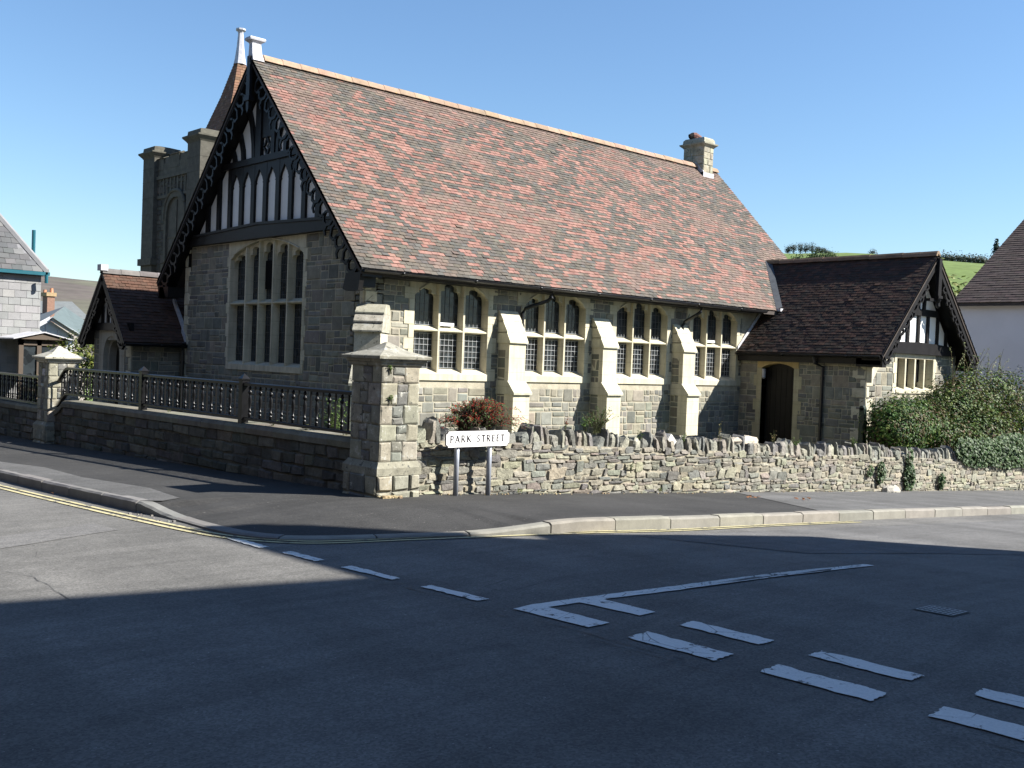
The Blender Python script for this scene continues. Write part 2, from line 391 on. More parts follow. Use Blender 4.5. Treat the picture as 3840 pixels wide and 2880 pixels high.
def seam(pts, w=.012):
    out = []
    for i in range(len(pts) - 1):
        n = max(2, int(math.hypot(pts[i + 1][0] - pts[i][0], pts[i + 1][1] - pts[i][1]) / .07))
        out += [(lerp(pts[i][0], pts[i + 1][0], k / n) + .022 * nz(i * 3 + k * .3, pts[i][1]), lerp(pts[i][1], pts[i + 1][1], k / n) + .022 * nz(i * 7 + k * .3, 5.5)) for k in range(n)]
    l = [(x + w * rnd.uniform(.1, .9), y + w * rnd.uniform(-.3, .3)) for x, y in out]
    for i in range(len(out) - 1):
        if nz(i * .11, pts[0][0] * 3) > .18: continue
        q = [out[i], out[i + 1], l[i + 1], l[i]]; b.face([(x, y, road(x, y) + .004) for x, y in q], (.02, .02, .02))
seam([(4.52, 7.4), (4.55, 6.2), (4.56, 5.0), (4.6, 4.4), (4.58, 3.6), (4.56, 2.6), (4.53, 1.4)]); seam([(4.47, 6.9), (4.50, 5.4), (4.52, 4.2), (4.5, 3.0)], .008)
seam([(6.2, 6.9), (8.5, 6.4), (12, 6.1), (18, 5.6)], .01); seam([(7.4, 4.0), (7.7, 2.9), (7.9, 1.8)], .008); seam([(2.2, 9.5), (2.6, 8.0), (2.5, 6.8)], .008)
tag(b.build('road_seam', MT['tar']), kind='structure')
def rpatch(poly, mat, lift=.004):
    b = MB(); P = []
    for i, p in enumerate(poly):
        q = poly[(i + 1) % len(poly)]; n = max(1, int(math.hypot(q[0] - p[0], q[1] - p[1]) / .25))
        P += [(lerp(p[0], q[0], k / n) + rnd.uniform(-.008, .008), lerp(p[1], q[1], k / n) + rnd.uniform(-.008, .008)) for k in range(n)]
    b.face([(x, y, road(x, y) + lift) for x, y in P]); return tag(b.build('road_patch', mat), kind='structure')
rpatch([(8.2, 6.95), (30, 6.2), (30, 3.0), (13.5, 3.6), (10.4, 4.9), (8.9, 5.4)], MT['asph_b'])
rpatch([(1.2, 9.4), (4.0, 10.6), (4.02, 10.0), (1.2, 8.8)], MT['asph_c'])
# older, paler footway tarmac left of the corner and on the far right
def patch(name, poly, mat, lift=.006):
    b = MB(); P = []
    for i, p in enumerate(poly):
        q = poly[(i + 1) % len(poly)]; n = max(1, int(math.hypot(q[0] - p[0], q[1] - p[1]) / .4))
        P += [(lerp(p[0], q[0], k / n), lerp(p[1], q[1], k / n)) for k in range(n)]
    b.face([(x, y, pv(x, y) + lift) for x, y in P]); return tag(b.build(name, mat), kind='structure')
patch('pavement_patch', [(4.76, 11.25), (4.78, 12), (4.70, 14), (4.68, 16), (4.66, 18), (4.62, 26), (4.6, 32), (5.0, 32), (5.0, 19), (5.05, 17.2), (5.27, 15.9), (5.18, 14.2), (5.36, 12.4), (5.22, 11.25), (4.95, 11.1)], MT['asph_old'])
patch('pavement_patch', [(12.75, 7.58), (14, 7.57), (16, 7.53), (19, 7.48), (24, 7.43), (32, 7.38), (40, 7.33), (40, 10.3), (26, 10.3), (14.6, 10.3), (14.4, 10.0)], MT['asph_old'])
# churchyard ground behind the walls
def yz(x, y): return min(gz(x, y) + .42, -1.22 - .055 * max(0, x - 12) - .012 * max(0, y - 12))
grid('churchyard', 7.56, 56, 10.56, 60, 1.5, yz, MT['yard'])

# ------------------------------------------------------------------ camera
C = Vector((0, 0, 0)); yaw, pit, roll, FPX = 8.29755794e-01, -2.38603634e-02, 3.78057081e-02, 3891.22341
f = Vector((math.cos(pit) * math.cos(yaw), math.cos(pit) * math.sin(yaw), math.sin(pit)))
r_ = Vector((math.sin(yaw), -math.cos(yaw), 0)); u_ = r_.cross(f)
r2 = r_ * math.cos(roll) + u_ * math.sin(roll); u2 = u_ * math.cos(roll) - r_ * math.sin(roll)
cam = bpy.data.cameras.new('camera'); co = bpy.data.objects.new('camera', cam); COL.objects.link(co)
cam.sensor_fit = 'HORIZONTAL'; cam.sensor_width = 36; cam.lens = FPX / 3840 * 36; cam.clip_start = .05; cam.clip_end = 20000
co.matrix_world = Matrix(((r2.x, u2.x, -f.x, 0), (r2.y, u2.y, -f.y, 0), (r2.z, u2.z, -f.z, 0), (0, 0, 0, 1)))
scene.camera = co
def ray(px, py): return (f * FPX + r2 * (px - 1920) - u2 * (py - 1440))
def ony(Y, px, py): d = ray(px, py); return d * (Y / d.y)
def onx(X, px, py): d = ray(px, py); return d * (X / d.x)

# ------------------------------------------------------------------ light
S = Vector((.9, -1, 1.06)).normalized()
w = bpy.data.worlds.new('World'); scene.world = w; w.use_nodes = True
nt = w.node_tree; bg = nt.nodes['Background']; sky = nt.nodes.new('ShaderNodeTexSky')
sky.sky_type = 'NISHITA'; sky.sun_disc = False; sky.sun_elevation = math.asin(S.z); sky.sun_rotation = math.atan2(S.x, S.y)
sky.altitude = 0; sky.air_density = 1.2; sky.dust_density = 0; sky.ozone_density = 6.5
nt.links.new(sky.outputs[0], bg.inputs[0]); bg.inputs[1].default_value = .064
sl = bpy.data.lights.new('sun', 'SUN'); sl.energy = 5.0; sl.angle = R(.5); sl.color = (1, .955, .87)
so = bpy.data.objects.new('sun', sl); COL.objects.link(so); so.rotation_euler = S.to_track_quat('Z', 'Y').to_euler(); so.location = (30, -30, 40)
vs = scene.view_settings; vs.view_transform = 'Standard'; vs.look = 'None'; vs.gamma = 1; vs.exposure = 1.45; vs.use_curve_mapping = False
# ------------------------------------------------------------------ masonry
PAL_G = [(.18, .176, .15), (.155, .155, .132), (.20, .193, .162), (.165, .165, .145), (.225, .212, .17), (.185, .178, .155), (.135, .133, .12), (.215, .195, .155)]
MORT = (.34, .31, .24); LIME = (.50, .46, .345)
fy = lambda Y: (lambda u, v, d: (u, Y - d, v))          # wall facing -Y, d = outwards
fx = lambda X: (lambda u, v, d: (X - d, u, v))          # wall facing -X
fxp = lambda X: (lambda u, v, d: (X + d, u, v))         # wall facing +X
def stone(b, fn, u0, u1, v0, v1, c, pr, gap=.009, j=.006):
    r = lambda k=j: rnd.uniform(-k, k)
    o = [(u0 + gap + r(), v0 + gap + r()), (u1 - gap + r(), v0 + gap + r()), (u1 - gap + r(), v1 - gap + r()), (u0 + gap + r(), v1 - gap + r())]
    k = min(.02, (u1 - u0) * .2, (v1 - v0) * .2)
    i = [(o[0][0] + k, o[0][1] + k), (o[1][0] - k, o[1][1] + k), (o[2][0] - k, o[2][1] - k), (o[3][0] + k, o[3][1] - k)]
    V = [fn(u, v, .0) for u, v in o] + [fn(u, v, pr + r(.005)) for u, v in i]
    b.mesh(V, [(4, 5, 6, 7), (0, 1, 5, 4), (1, 2, 6, 5), (2, 3, 7, 6), (3, 0, 4, 7)], c)
def coursed(b, fn, u0, u1, v0, v1, holes=(), pal=PAL_G, rh=(.20, .34), wl=(.18, .5), pr=.014, sh=.16):
    v = v0
    while v < v1 - .05:
        h = min(rnd.uniform(*rh), v1 - v)
        if v1 - v - h < .09: h = v1 - v
        vc = v + h / 2
        cuts = sorted([(a, c) for a, c, p, q in holes if p < v + h * .6 and q > v + h * .4])
        segs = []; u = u0
        for a, c in cuts:
            if a > u: segs.append((u, a))
            u = max(u, c)
        if u < u1: segs.append((u, u1))
        for a, c in segs:
            u = a
            while u < c - .02:
                wd = rnd.uniform(*wl)
                if c - u - wd < .13: wd = c - u
                k = rnd.random()
                if h > .2 and k < .62:
                    t = rnd.uniform(.35, .65)
                    for va, vb in ((v, v + h * t), (v + h * t, v + h)):
                        q = u
                        while q < u + wd - .01:
                            w2 = wd if rnd.random() < .45 else rnd.uniform(.4, .6) * wd
                            if u + wd - q - w2 < .09: w2 = u + wd - q
                            stone(b, fn, q, q + w2, va, vb, vary(rnd.choice(pal), sh), pr * rnd.uniform(.4, 1.3)); q += w2
                else: stone(b, fn, u, u + wd, v, v + h, vary(rnd.choice(pal), sh), pr * rnd.uniform(.4, 1.3))
                u += wd
        v += h
def quoins(b, fn, u, v0, v1, side, short=.14, long=.27, d=.016, c=LIME, fn2=None, long2=.0):
    """alternating long and short dressed blocks up an edge; side = +1/-1 direction in u"""
    v = v0; k = rnd.randint(0, 1)
    while v < v1 - .02:
        h = min(rnd.uniform(.2, .34), v1 - v)
        if v1 - v - h < .1: h = v1 - v
        w = long if k else short
        a, e = (u, u + side * w) if side > 0 else (u + side * w, u)
        stone(b, fn, a, e, v, v + h, vary(c, .07), d, .004, .002)
        k ^= 1; v += h

def panels(b, fn, u0, u1, v0, v1, holes, d0=-.45, d1=0, c=MORT):
    """solid wall slab with rectangular openings"""
    us = sorted({u0, u1, *[x for h in holes for x in h[:2] if u0 < x < u1]})
    for a, e in zip(us, us[1:]):
        m = (a + e) / 2; v = v0
        for h in sorted([h for h in holes if h[0] < m < h[1]], key=lambda h: h[2]):
            if h[2] > v: b.prism([(a, v), (e, v), (e, h[2]), (a, h[2])], fn, d0, d1, c)
            v = max(v, h[3])
        if v < v1: b.prism([(a, v), (e, v), (e, v1), (a, v1)], fn, d0, d1, c)
# ------------------------------------------------------------------ window maker
def arc_curve(a, h, n=7, cusp=.0, ogee=False):
    """left spring -> apex -> right spring, half width a, rise h; cusps cut in from both sides"""
    L = []
    for i in range(n * 2 + 1):
        t = i / (n * 2)
        x = -a * math.cos(t * math.pi / 2) ** .85; y = h * math.sin(t * math.pi / 2) ** .8
        if ogee: x = -a * (1 - t) ** (.55 if t < .6 else .75); y = h * t ** 1.2
        k = cusp * math.exp(-((t - .5) / .10) ** 2)
        L.append((lerp(x, 0, k), lerp(y, h * .30, k)))
    return L + [(-x, y) for x, y in L[-2::-1]]
def head_plate(b, fn, u0, u1, vs_, vtop, rise, d0, d1, c, cusp=.3, n=6, off=0):
    a = (u1 - u0) / 2; m = (u0 + u1) / 2
    cv = [(m + x, vs_ + y) for x, y in arc_curve(a - .001, rise, n, cusp)]
    b.prism(cv + [(u1, vtop), (u0, vtop)], fn, d0, d1, c)
def window(parent, fn, uL, uR, mull, sb, sn, gb, tr, sp, tops, vtop, hood, gd=.165, jw=(.13, .25), mw=.046, grille=None, outer=None, mtop=None, opener=None, c=LIME):
    """stone window: uL..uR opening, mull = mullion centres, hood = (spring, apex) of the covering arch; gd = glass depth"""
    b = MB(); rc = lambda: vary(c, .05)
    us = [uL] + list(mull) + [uR]
    # jamb blocks on the wall face and splayed reveals
    for u, s in ((uL, -1), (uR, 1)):
        v = sb; k = rnd.randint(0, 1)
        while v < vtop - .03:
            h = min(rnd.uniform(.22, .34), vtop - v)
            if vtop - v - h < .1: h = vtop - v
            w = jw[k]; a, e = sorted((u, u + s * w))
            b.prism([(a, v + .003), (e, v + .003), (e, v + h - .003), (a, v + h - .003)], fn, -.04, .017, rc()); k ^= 1; v += h
        b.mesh([fn(u, sb, .012), fn(u, vtop, .012), fn(u - s * .035, vtop, -gd - .01), fn(u - s * .035, sb, -gd - .01)], [(0, 1, 2, 3)], rc())
    # sill with weathering
    fs = lambda d, v, u: fn(u, v, d)
    b.prism([(.035, sb), (.035, sn), (-gd, gb), (-gd - .03, sb)], fs, uL - .02, uR + .02, rc())
    # mullions
    for m in mull:
        sec = [(-mw / 2, .004), (mw / 2, .004), (.042, -gd * .7), (.042, -gd - .02), (-.042, -gd - .02), (-.042, -gd * .7)]
        top = vtop if mtop is None else mtop
        A = [fn(m + x, sn - .01, d) for x, d in sec]; B = [fn(m + x, top, d) for x, d in sec]; n = 6
        b.mesh(A + B, [tuple(range(6, 12))] + [(i, (i + 1) % n, n + (i + 1) % n, n + i) for i in range(n)], rc())
    # transom with sloped top
    if tr is not None:
        b.prism([(0, tr - .035), (0, tr - .01), (-gd, tr + .07), (-gd - .02, tr - .06), (-.05, tr - .06)], fs, uL + .01, uR - .01, rc())
    # light heads
    if tops:
        for i in range(len(us) - 1):
            a, e = us[i] + (.034 if i else .03), us[i + 1] - (.034 if i < len(us) - 2 else .03)
            head_plate(b, fn, a, e, sp, vtop - .003, tops[i] - sp, -gd - .02, -gd * .42, rc())
        b.prism([(uL, hood[0]), *[(lerp(uL, uR, t), hood[0] + (hood[1] - hood[0]) * math.sin(math.pi * t) ** .8) for t in [k / 16 for k in range(1, 16)]], (uR, hood[0]), (uR, vtop), (uL, vtop)], fn, -.09, .012, rc())
        # raised hood mould
        H = [fn(lerp(uL, uR, t), hood[0] + .02 + (hood[1] - hood[0]) * math.sin(math.pi * t) ** .8, .02) for t in [k / 18 for k in range(1, 18)]]
        b.tube(H, .022, rc(), 6)
    else:
        b.prism([(uL - .1, vtop - .06), (uR + .1, vtop - .06), (uR + .1, vtop + .05), (uL - .1, vtop + .05)], fn, -gd - .02, .014, rc())
    o = b.build('window', MT['lime'], parent)
    # leaded glass behind
    gl = MB(); ld = MB()
    for i in range(len(us) - 1):
        a, e = us[i] + .03, us[i + 1] - .03
        gl.mesh([fn(a, gb - .03, -gd - .004), fn(e, gb - .03, -gd - .004), fn(e, vtop, -gd - .004), fn(a, vtop, -gd - .004)], [(0, 1, 2, 3)])
        n = max(2, round((e - a) / .12))
        for k in range(1, n):
            x = lerp(a, e, k / n); ld.prism([(x - .004, gb), (x + .004, gb), (x + .004, vtop), (x - .004, vtop)], fn, -gd - .004, -gd + .003)
        v = gb
        while v < vtop:
            ld.prism([(a, v - .004), (e, v - .004), (e, v + .004), (a, v + .004)], fn, -gd - .004, -gd + .002); v += .165
    gl.build('leaded_glass', MT['glass'], o); ld.build('leading', MT['leading'], o)
    if grille:      # pale wire guards in front of the lower lights
        gm = MB()
        for i in range(len(us) - 1):
            for v0, v1, rows in ((gb + .02, tr - .09, 6), (tr + .085, tr + .15, 1)):
                a, e = us[i] + .045, us[i + 1] - .06
                for k in range(1, 5):
                    x = lerp(a, e, k / 5); gm.prism([(x - .0028, v0), (x + .0028, v0), (x + .0028, v1), (x - .0028, v1)], fn, -gd + .02, -gd + .026)
                for k in range(rows + 1 if rows > 1 else 1):
                    v = lerp(v0, v1, k / max(1, rows)); gm.prism([(a, v - .0035), (e, v - .0035), (e, v + .0035), (a, v + .0035)], fn, -gd + .018, -gd + .028)
        gm.build('wire_guard', MT['grille'], o)
    if opener:
        a, e, v0, v1, white = opener
        ob = MB(); ob.prism([(a, v0), (e, v0), (e, v1), (a, v1)], fn, -gd + .03, -gd + (.11 if white else .05)); ob.build('open_casement', MT['white' if white else 'void'], o)
    return o

# ------------------------------------------------------------------ tiled roof slope
def tiles(b, org, U, Vv, N, ul, vl, colf, tw=.165, ga=.1, keep=None, jit=1, th=.016):
    org, U, Vv, N = map(Vector, (org, U, Vv, N)); rows = int(vl / ga) + 1
    for j in range(rows):
        v0 = j * ga; v1 = min(v0 + ga * 1.25, vl + .02); ofs = (j % 2) * tw / 2
        n = int(ul / tw) + 2
        for i in range(n):
            a = i * tw - ofs; e = a + tw
            a = max(a, 0); e = min(e, ul)
            if e - a < .02: continue
            if keep and not keep((a + e) / 2, v0 + ga / 2): continue
            t = th + rnd.uniform(-.004, .006) * jit + (.012 if rnd.random() < .012 else 0); dv = rnd.uniform(-.005, .005) * jit; sk = rnd.uniform(-.003, .003) * jit
            p = lambda u, v, h: org + U * u + Vv * v + N * h
            V = [p(a + .0035, v0 + dv, t + sk), p(e - .0035, v0 + dv, t - sk), p(e - .0035, v1, .001), p(a + .0035, v1, .001), p(a + .0035, v0 + dv, 0), p(e - .0035, v0 + dv, 0)]
            b.mesh(V, [(0, 1, 2, 3), (4, 5, 1, 0)], colf(i, j))
def ridge_tiles(name, p0, p1, n_tile, rad, parent, drop, c=(.40, .27, .18), lift=.0):
    b = MB(); p0, p1 = Vector(p0), Vector(p1); d = (p1 - p0); L = d.length; d.normalize(); s = Vector((d.y, -d.x, 0))
    n = max(1, int(L / n_tile))
    for i in range(n):
        a = p0 + d * (L * i / n); e = p0 + d * (L * (i + 1) / n - .006); cc = vary(c, .16); k = rnd.uniform(0, .008)
        prof = [(-rad, -drop), (-rad * .72, 0), (-rad * .3, rad * .42), (rad * .3, rad * .42), (rad * .72, 0), (rad, -drop)]
        b.loft([[q + s * x + Vector((0, 0, z + k + h)) for x, z in prof] for q, h in ((a, .006), (e, 0))], cc)
    return b.build(name, MT['ridge'], parent)
RED = [(.200, .108, .088), (.22, .122, .10), (.185, .096, .078)]
GRY = [(.088, .078, .066), (.074, .068, .06), (.10, .087, .072), (.108, .085, .069), (.082, .078, .071)]
def nave_col(i, j):
    x = i * .165 - (j % 2) * .08; y = j * .1
    k = nz(x * .8 + 3, y * 1.7, 1.3) * .10 + nz(x * 1.9, y * 7.3, 7) * .74 + nz(x * 2.9, y * 9.3, 3) * .5 + nz(x * .25, y * .3, 4) * .12
    th = .045 + .14 * sm((x - 11.5) / 5) + (.35 if y > 6.1 else 0) + .16 * sm((.8 - y) / .8) + .2 * sm((.6 - x) / .6) + .10 * math.sin(y * 1.9) ** 2
    if k + rnd.uniform(-.12, .12) > th - .0: return vary(rnd.choice(RED), .08)
    c = rnd.choice(GRY)
    if nz(x * .5, y * .7, 21) > .12: c = mixc(c, (.165, .11, .09), .6)
    return vary(c, .13)
def shaded_tile_col(i, j): return vary(rnd.choice([(.036, .024, .019), (.042, .026, .02), (.03, .024, .02), (.055, .03, .022)]), .2)  # vestry and porch tiles darkened: their shade is put into the colour

# ================================================================== the church hall
hall = thing('church_hall', 'long stone church hall with red and grey tiled roof and black timber gable', 'church hall', (X0, Y0, -1.3))
GX = X0; YF = 24.60; XE = 27.32; BASE = -3.0
YE, ZE, YR, ZR = 16.22, 1.62, 20.72, 6.34; TAN = (ZR - ZE) / (YR - YE); SL = math.hypot(1, TAN); XV0, XV1 = 10.92, 27.6
ct, st_ = 1 / SL, TAN / SL
# --- gable wall
b = MB()
gh = [(19.0, 22.22, -.47, 2.44)]
panels(b, fx(GX), Y0, YF, BASE, 1.86, gh); panels(b, fx(GX), 17.18, 24.26, 1.86, 2.46, [(19.0, 22.22, 1.8, 2.44)])
gh = [(18.9, 22.32, -.47, 2.45)]
coursed(b, fx(GX), Y0 + .02, YF - .2, -1.9, 1.86, gh, rh=(.2, .32)); coursed(b, fx(GX), 17.2, 24.24, 1.86, 2.44, gh)
quoins(b, fx(GX), YF, BASE + .3, 2.4, -1, .16, .3); quoins(b, fx(GX), Y0, .9, 1.9, 1, .16, .26)
b.prism([(17.3, 2.46), (24.14, 2.46), (YR, ZR - .3)], fx(GX), -.3, -.12, (.05, .05, .05))
b.build('gable_wall', MT['stone'], hall)
# --- side wall
b = MB()
WN = [(12.58, 14.54, (13.23, 13.89)), (15.63, 17.55, (16.24, 16.89)), (18.63, 20.54, (19.25, 19.90)), (21.58, 23.51, (22.19, 22.84))]
panels(b, fy(Y0), GX, XE, BASE, 1.62, [(a, e, -.49, 1.645) for a, e, m in WN])
sh = [(a - .13, e + .13, -.49, 1.7) for a, e, m in WN]
coursed(b, fy(Y0), GX + .02, 23.76, BASE, 1.60, sh)
quoins(b, fy(Y0), GX, .2, 1.6, 1, .16, .3)
b.build('side_wall', MT['stone'], hall)
# rear walls so the building is closed
b = MB(); b.box(GX + .45, XE, YF - .45, YF, BASE, 1.6, (.2, .2, .18)); b.box(XE - .45, XE, Y0 + .45, YF - .45, BASE, 1.6, (.2, .2, .18))
b.prism([(Y0 + .2, 1.6), (YF - .2, 1.6), (YR, ZR - .2)], fxp(XE - .3), 0, .25, (.2, .2, .18))
b.build('rear_wall', MT['stone'], hall)
# --- windows on the side
for k, (a, e, m) in enumerate(WN):
    t = (1.38, 1.50, 1.43)
    window(hall, fy(Y0), a, e, m, -.49, -.355, -.25, .555, 1.12, t, 1.64, (1.22, 1.60), grille=True,
           opener=(m[0] + .07, m[0] + .44, .635, .70, True) if k in (0, 3) else None)
# --- big gable window
window(hall, fx(GX), 19.0, 22.22, (21.50, 20.89, 20.28, 19.65)[::-1], -.47, -.345, -.27, 1.06, 1.86, (2.15, 2.31, 2.37, 2.31, 2.15), 2.44, (2.05, 2.42), gd=.17, jw=(.09, .15), mw=.045, opener=(20.36, 20.82, 1.35, 1.98, False))
# --- roof
b = MB()
dk = .10
for sgn in (-1, 1):
    ye = YE if sgn < 0 else 2 * YR - YE
    poly = [(ye, ZE), (YR, ZR), (YR, ZR - .13), (ye, ZE - .13)]
    b.prism([(y, z - .003) for y, z in poly], lambda u, v, d: (d, u, v), XV0 + .01, XV1 - .01, (.06, .05, .045))
tiles(b, (XV0, YE - .02, ZE - .02), (1, 0, 0), (0, ct, st_), (0, -st_, ct), XV1 - XV0, SL * (YR - YE) + .02, nave_col)
tiles(b, (XV0, 2 * YR - YE, ZE), (1, 0, 0), (0, -ct, st_), (0, st_, ct), XV1 - XV0, SL * (YR - YE), lambda i, j: vary((.15, .12, .1), .2), tw=.66, ga=.3)
roof = b.build('roof', MT['tile'], hall)
ridge_tiles('ridge_tiles', (XV0 + .28, YR, ZR + .035), (XV1, YR, ZR + .035), .45, .13, roof, .085, (.27, .19, .135))
# undercloak / eaves soffit board
b = MB(); b.prism([(YE + .04, ZE - .14), (Y0 + .02, ZE - .14), (Y0 + .02, ZE - .02), (YE + .04, ZE - .10)], lambda u, v, d: (d, u, v), XV0 + .1, 23.6)
b.build('soffit', MT['timber'], hall)
# --- gutters and downpipes
def gutter(p0, p1, nrm, r=.058, name='gutter'):
    b = MB(); p0, p1, nrm = Vector(p0), Vector(p1), Vector(nrm); n = 10; pr = []
    for k in range(n + 1):
        a = math.pi * k / n; pr.append((-math.cos(a) * r, -math.sin(a) * r))
    pr += [(r - .008, .004)] + [(-math.cos(math.pi - math.pi * k / n) * (r - .008), -math.sin(math.pi * k / n) * (r - .008)) for k in range(n + 1)][0:0] + [(-(r - .008), .004)]
    A = [p0 + nrm * x + Vector((0, 0, z)) for x, z in pr]; B = [p1 + nrm * x + Vector((0, 0, z)) for x, z in pr]; m = len(pr)
    b.mesh(A + B, [(i, i + 1, m + i + 1, m + i) for i in range(n)] + [tuple(range(n + 1)), tuple(range(m, m + n + 1))])
    d = (p1 - p0); L = d.length; d.normalize()
    for e in (-1, 1): b.tube([p0 + nrm * e * r, p1 + nrm * e * r], .007, n=6)
    q = 0.9
    while q < L:
        c0 = p0 + d * q; b.loft([[c0 + d * s + nrm * x * 1.12 + Vector((0, 0, z * 1.12)) for x, z in pr[:n + 1]] for s in (-.035, .035)]); q += 1.83
    return b.build(name, MT['gutter'], hall, True)
gutter((XV0 + .02, YE - .06, ZE - .045), (24.0, YE - .06, ZE - .06), (0, -1, 0))
def downpipe(path, r=.042, shoe=True):
    b = MB(); b.tube(path, r, n=10)
    for p in path[1:-1]: pass
    zt = path[-2][2]
    x, y, z = path[-1]
    q = zt - .25
    while q > z + .2: b.tube([(x, y, q), (x, y, q - .07)], r * 1.3, n=10); q -= 1.2
    return b.build('downpipe', MT['gutter'], hall)
for xa, xb in ((15.93, 15.47), (21.22, 21.05)):
    downpipe([(xa, YE - .03, 1.52), (xa, YE, 1.38), (xa - .06, YE + .08, 1.30), (xb + .05, Y0 - .12, 1.12), (xb, Y0 - .09, 1.02), (xb, Y0 - .09, -1.7)])
# --- buttresses on the side wall
for bx in (14.86, 17.80, 20.77):
    b = MB(); w_ = .48; LC = (.52, .485, .37)
    fb = lambda d, v, u: (u, Y0 - d, v)
    b.prism([(-.02, -1.75), (.55, -1.75), (.55, -.745), (-.02, -.745)], fb, bx, bx + w_, vary(LC, .03))
    b.prism([(-.02, -.752), (.60, -.752), (.60, -.71), (.375, -.46), (-.02, -.46)], fb, bx - .025, bx + w_ + .03, vary((.44, .42, .33), .04))
    b.prism([(-.02, -.47), (.375, -.47), (.375, .35), (-.02, .35)], fb, bx, bx + w_, vary(LC, .03))
    z0, d0 = .345, .42
    for k, (z1, d1) in enumerate(((.56, .30), (.80, .165), (1.02, .03))):
        b.prism([(-.02, z0), (d0, z0), (d0, z0 + .035), (d1 + .008, z1 + .02), (-.02, z1 + .02)], fb, bx - .028, bx + w_ + .03, vary((.50, .47, .36), .05)); z0, d0 = z1, d1 + .02
    coursed(b, fx(bx), Y0 - .26, Y0 - .02, -1.7, .2, wl=(.12, .24), rh=(.16, .3), pr=.006)
    b.build('buttress', MT['lime'], hall)
# --- diagonal buttress on the near corner
b = MB(); q2 = .70711; LC = (.40, .38, .31)
fb = lambda s, z, w_: (GX - q2 * s + q2 * w_, Y0 - q2 * s - q2 * w_, z); w0, w1 = -.09, .41
b.prism([(-.42, -2.2), (.68, -2.2), (.68, -.60), (-.42, -.60)], fb, w0, w1, vary(LC, .05))
b.prism([(-.42, -.61), (.72, -.61), (.72, -.56), (.46, -.22), (-.42, -.22)], fb, w0 - .02, w1 + .02, vary((.36, .34, .28), .05))
b.prism([(-.42, -.23), (.43, -.23), (.43, .42), (-.42, .42)], fb, w0, w1, vary(LC, .05))
z0, d0 = .415, .48
for z1, d1 in ((.60, .36), (.77, .24), (.96, .04)):
    b.prism([(-.42, z0), (d0, z0), (d0, z0 + .03), (d1, z1), (-.42, z1)], fb, w0 - .03, w1 + .03, vary((.30, .285, .23), .1)); z0, d0 = z1 - .005, d1 + .03
b.build('buttress', MT['lichen'], hall)

# --- half timbered gable
def bar(b, fn, p, q, w, d0, d1, c=(1, 1, 1)):
    p, q = Vector((*p, 0)), Vector((*q, 0)); t = (q - p).normalized(); s = Vector((-t.y, t.x, 0)) * w / 2
    b.prism([(v.x, v.y) for v in (p - s, q - s, q + s, p + s)], fn, d0, d1, c)
def ribb(b, fn, pts, w, d0, d1, tip=None):
    P = [Vector((*p, 0)) for p in pts]; n = len(P); L = []; Rr = []
    for i, p in enumerate(P):
        t = (P[min(i + 1, n - 1)] - P[max(i - 1, 0)]).normalized(); ww = w * (lerp(1, tip, i / (n - 1)) if tip else 1) / 2
        s = Vector((-t.y, t.x, 0)) * ww; L.append(p + s); Rr.append(p - s)
    b.prism([(v.x, v.y) for v in L + Rr[::-1]], fn, d0, d1)
F = fx(GX); zedge = lambda y, o=.16: (ZE + (y - YE) * TAN if y < YR else ZE + (2 * YR - YE - y) * TAN) - o
b = MB()
b.prism([(17.25, 2.45), (24.2, 2.45), (24.0, 2.62), (YR + 3.2, 2.66), (YR, 2.765), (YR - 3.2, 2.66), (17.45, 2.62)], F, -.02, .15)     # cambered collar beam
b.prism([(YR + 3.2, 2.64), (YR, 2.745), (YR - 3.2, 2.64), (YR - 3.14, 2.70), (YR, 2.80), (YR + 3.14, 2.70)], F, .02, .18)
cs = [20.93 + .545 * k for k in range(-5, 6)]
for k in range(-5, 7):                                     # studs between the ogee headed panels
    y = 20.93 + .545 * (k - .5); zt = min(4.16, zedge(y))
    if zt > 2.9: bar(b, F, (y, 2.7), (y, zt), .155, 0, .06)
for c0 in cs:                                              # ogee spandrels
    if zedge(c0 - .27) > 4.1 and zedge(c0 + .27) > 4.1:
        cv = [(c0 + x, 3.70 + y) for x, y in arc_curve(.195, .30, 5, 0, True)]
        for p in (-1, 1): b.prism([(c0 + p * .195, 3.74), (c0 + p * .155, 3.70), (c0 + p * .195, 3.66)], F, 0, .05)
        b.prism(cv + [(c0 + .27, 3.70), (c0 + .27, 4.16), (c0 - .27, 4.16), (c0 - .27, 3.70)][0:4], F, 0, .055)
b.prism([(YR + 2.05, 4.13), (YR - 2.05, 4.13), (YR - 1.9, 4.27), (YR + 1.9, 4.27)], F, 0, .10)
bar(b, F, (20.97, 4.2), (20.97, 6.0), .24, 0, .09)
ribb(b, F, [(21.21, 4.2), (21.24, 4.6), (21.33, 5.0), (21.52, 5.45)], .13, 0, .07); ribb(b, F, [(21.69, 4.2), (21.73, 4.5), (21.87, 4.85), (22.05, 5.1)], .12, 0, .07)
ribb(b, F, [(22.08, 4.2), (22.13, 4.4), (22.25, 4.6)], .12, 0, .07)
ribb(b, F, [(20.36, 4.2), (20.36, 5.4)], .15, 0, .07); ribb(b, F, [(20.18, 4.2), (20.16, 4.55), (20.02, 4.9)], .1, 0, .065); ribb(b, F, [(19.82, 4.2), (19.84, 4.6)], .13, 0, .07)
b.prism([(20.85, 4.67), (20.42, 4.67), (20.42, 5.5), (20.85, 5.5)], F, 0, .06)
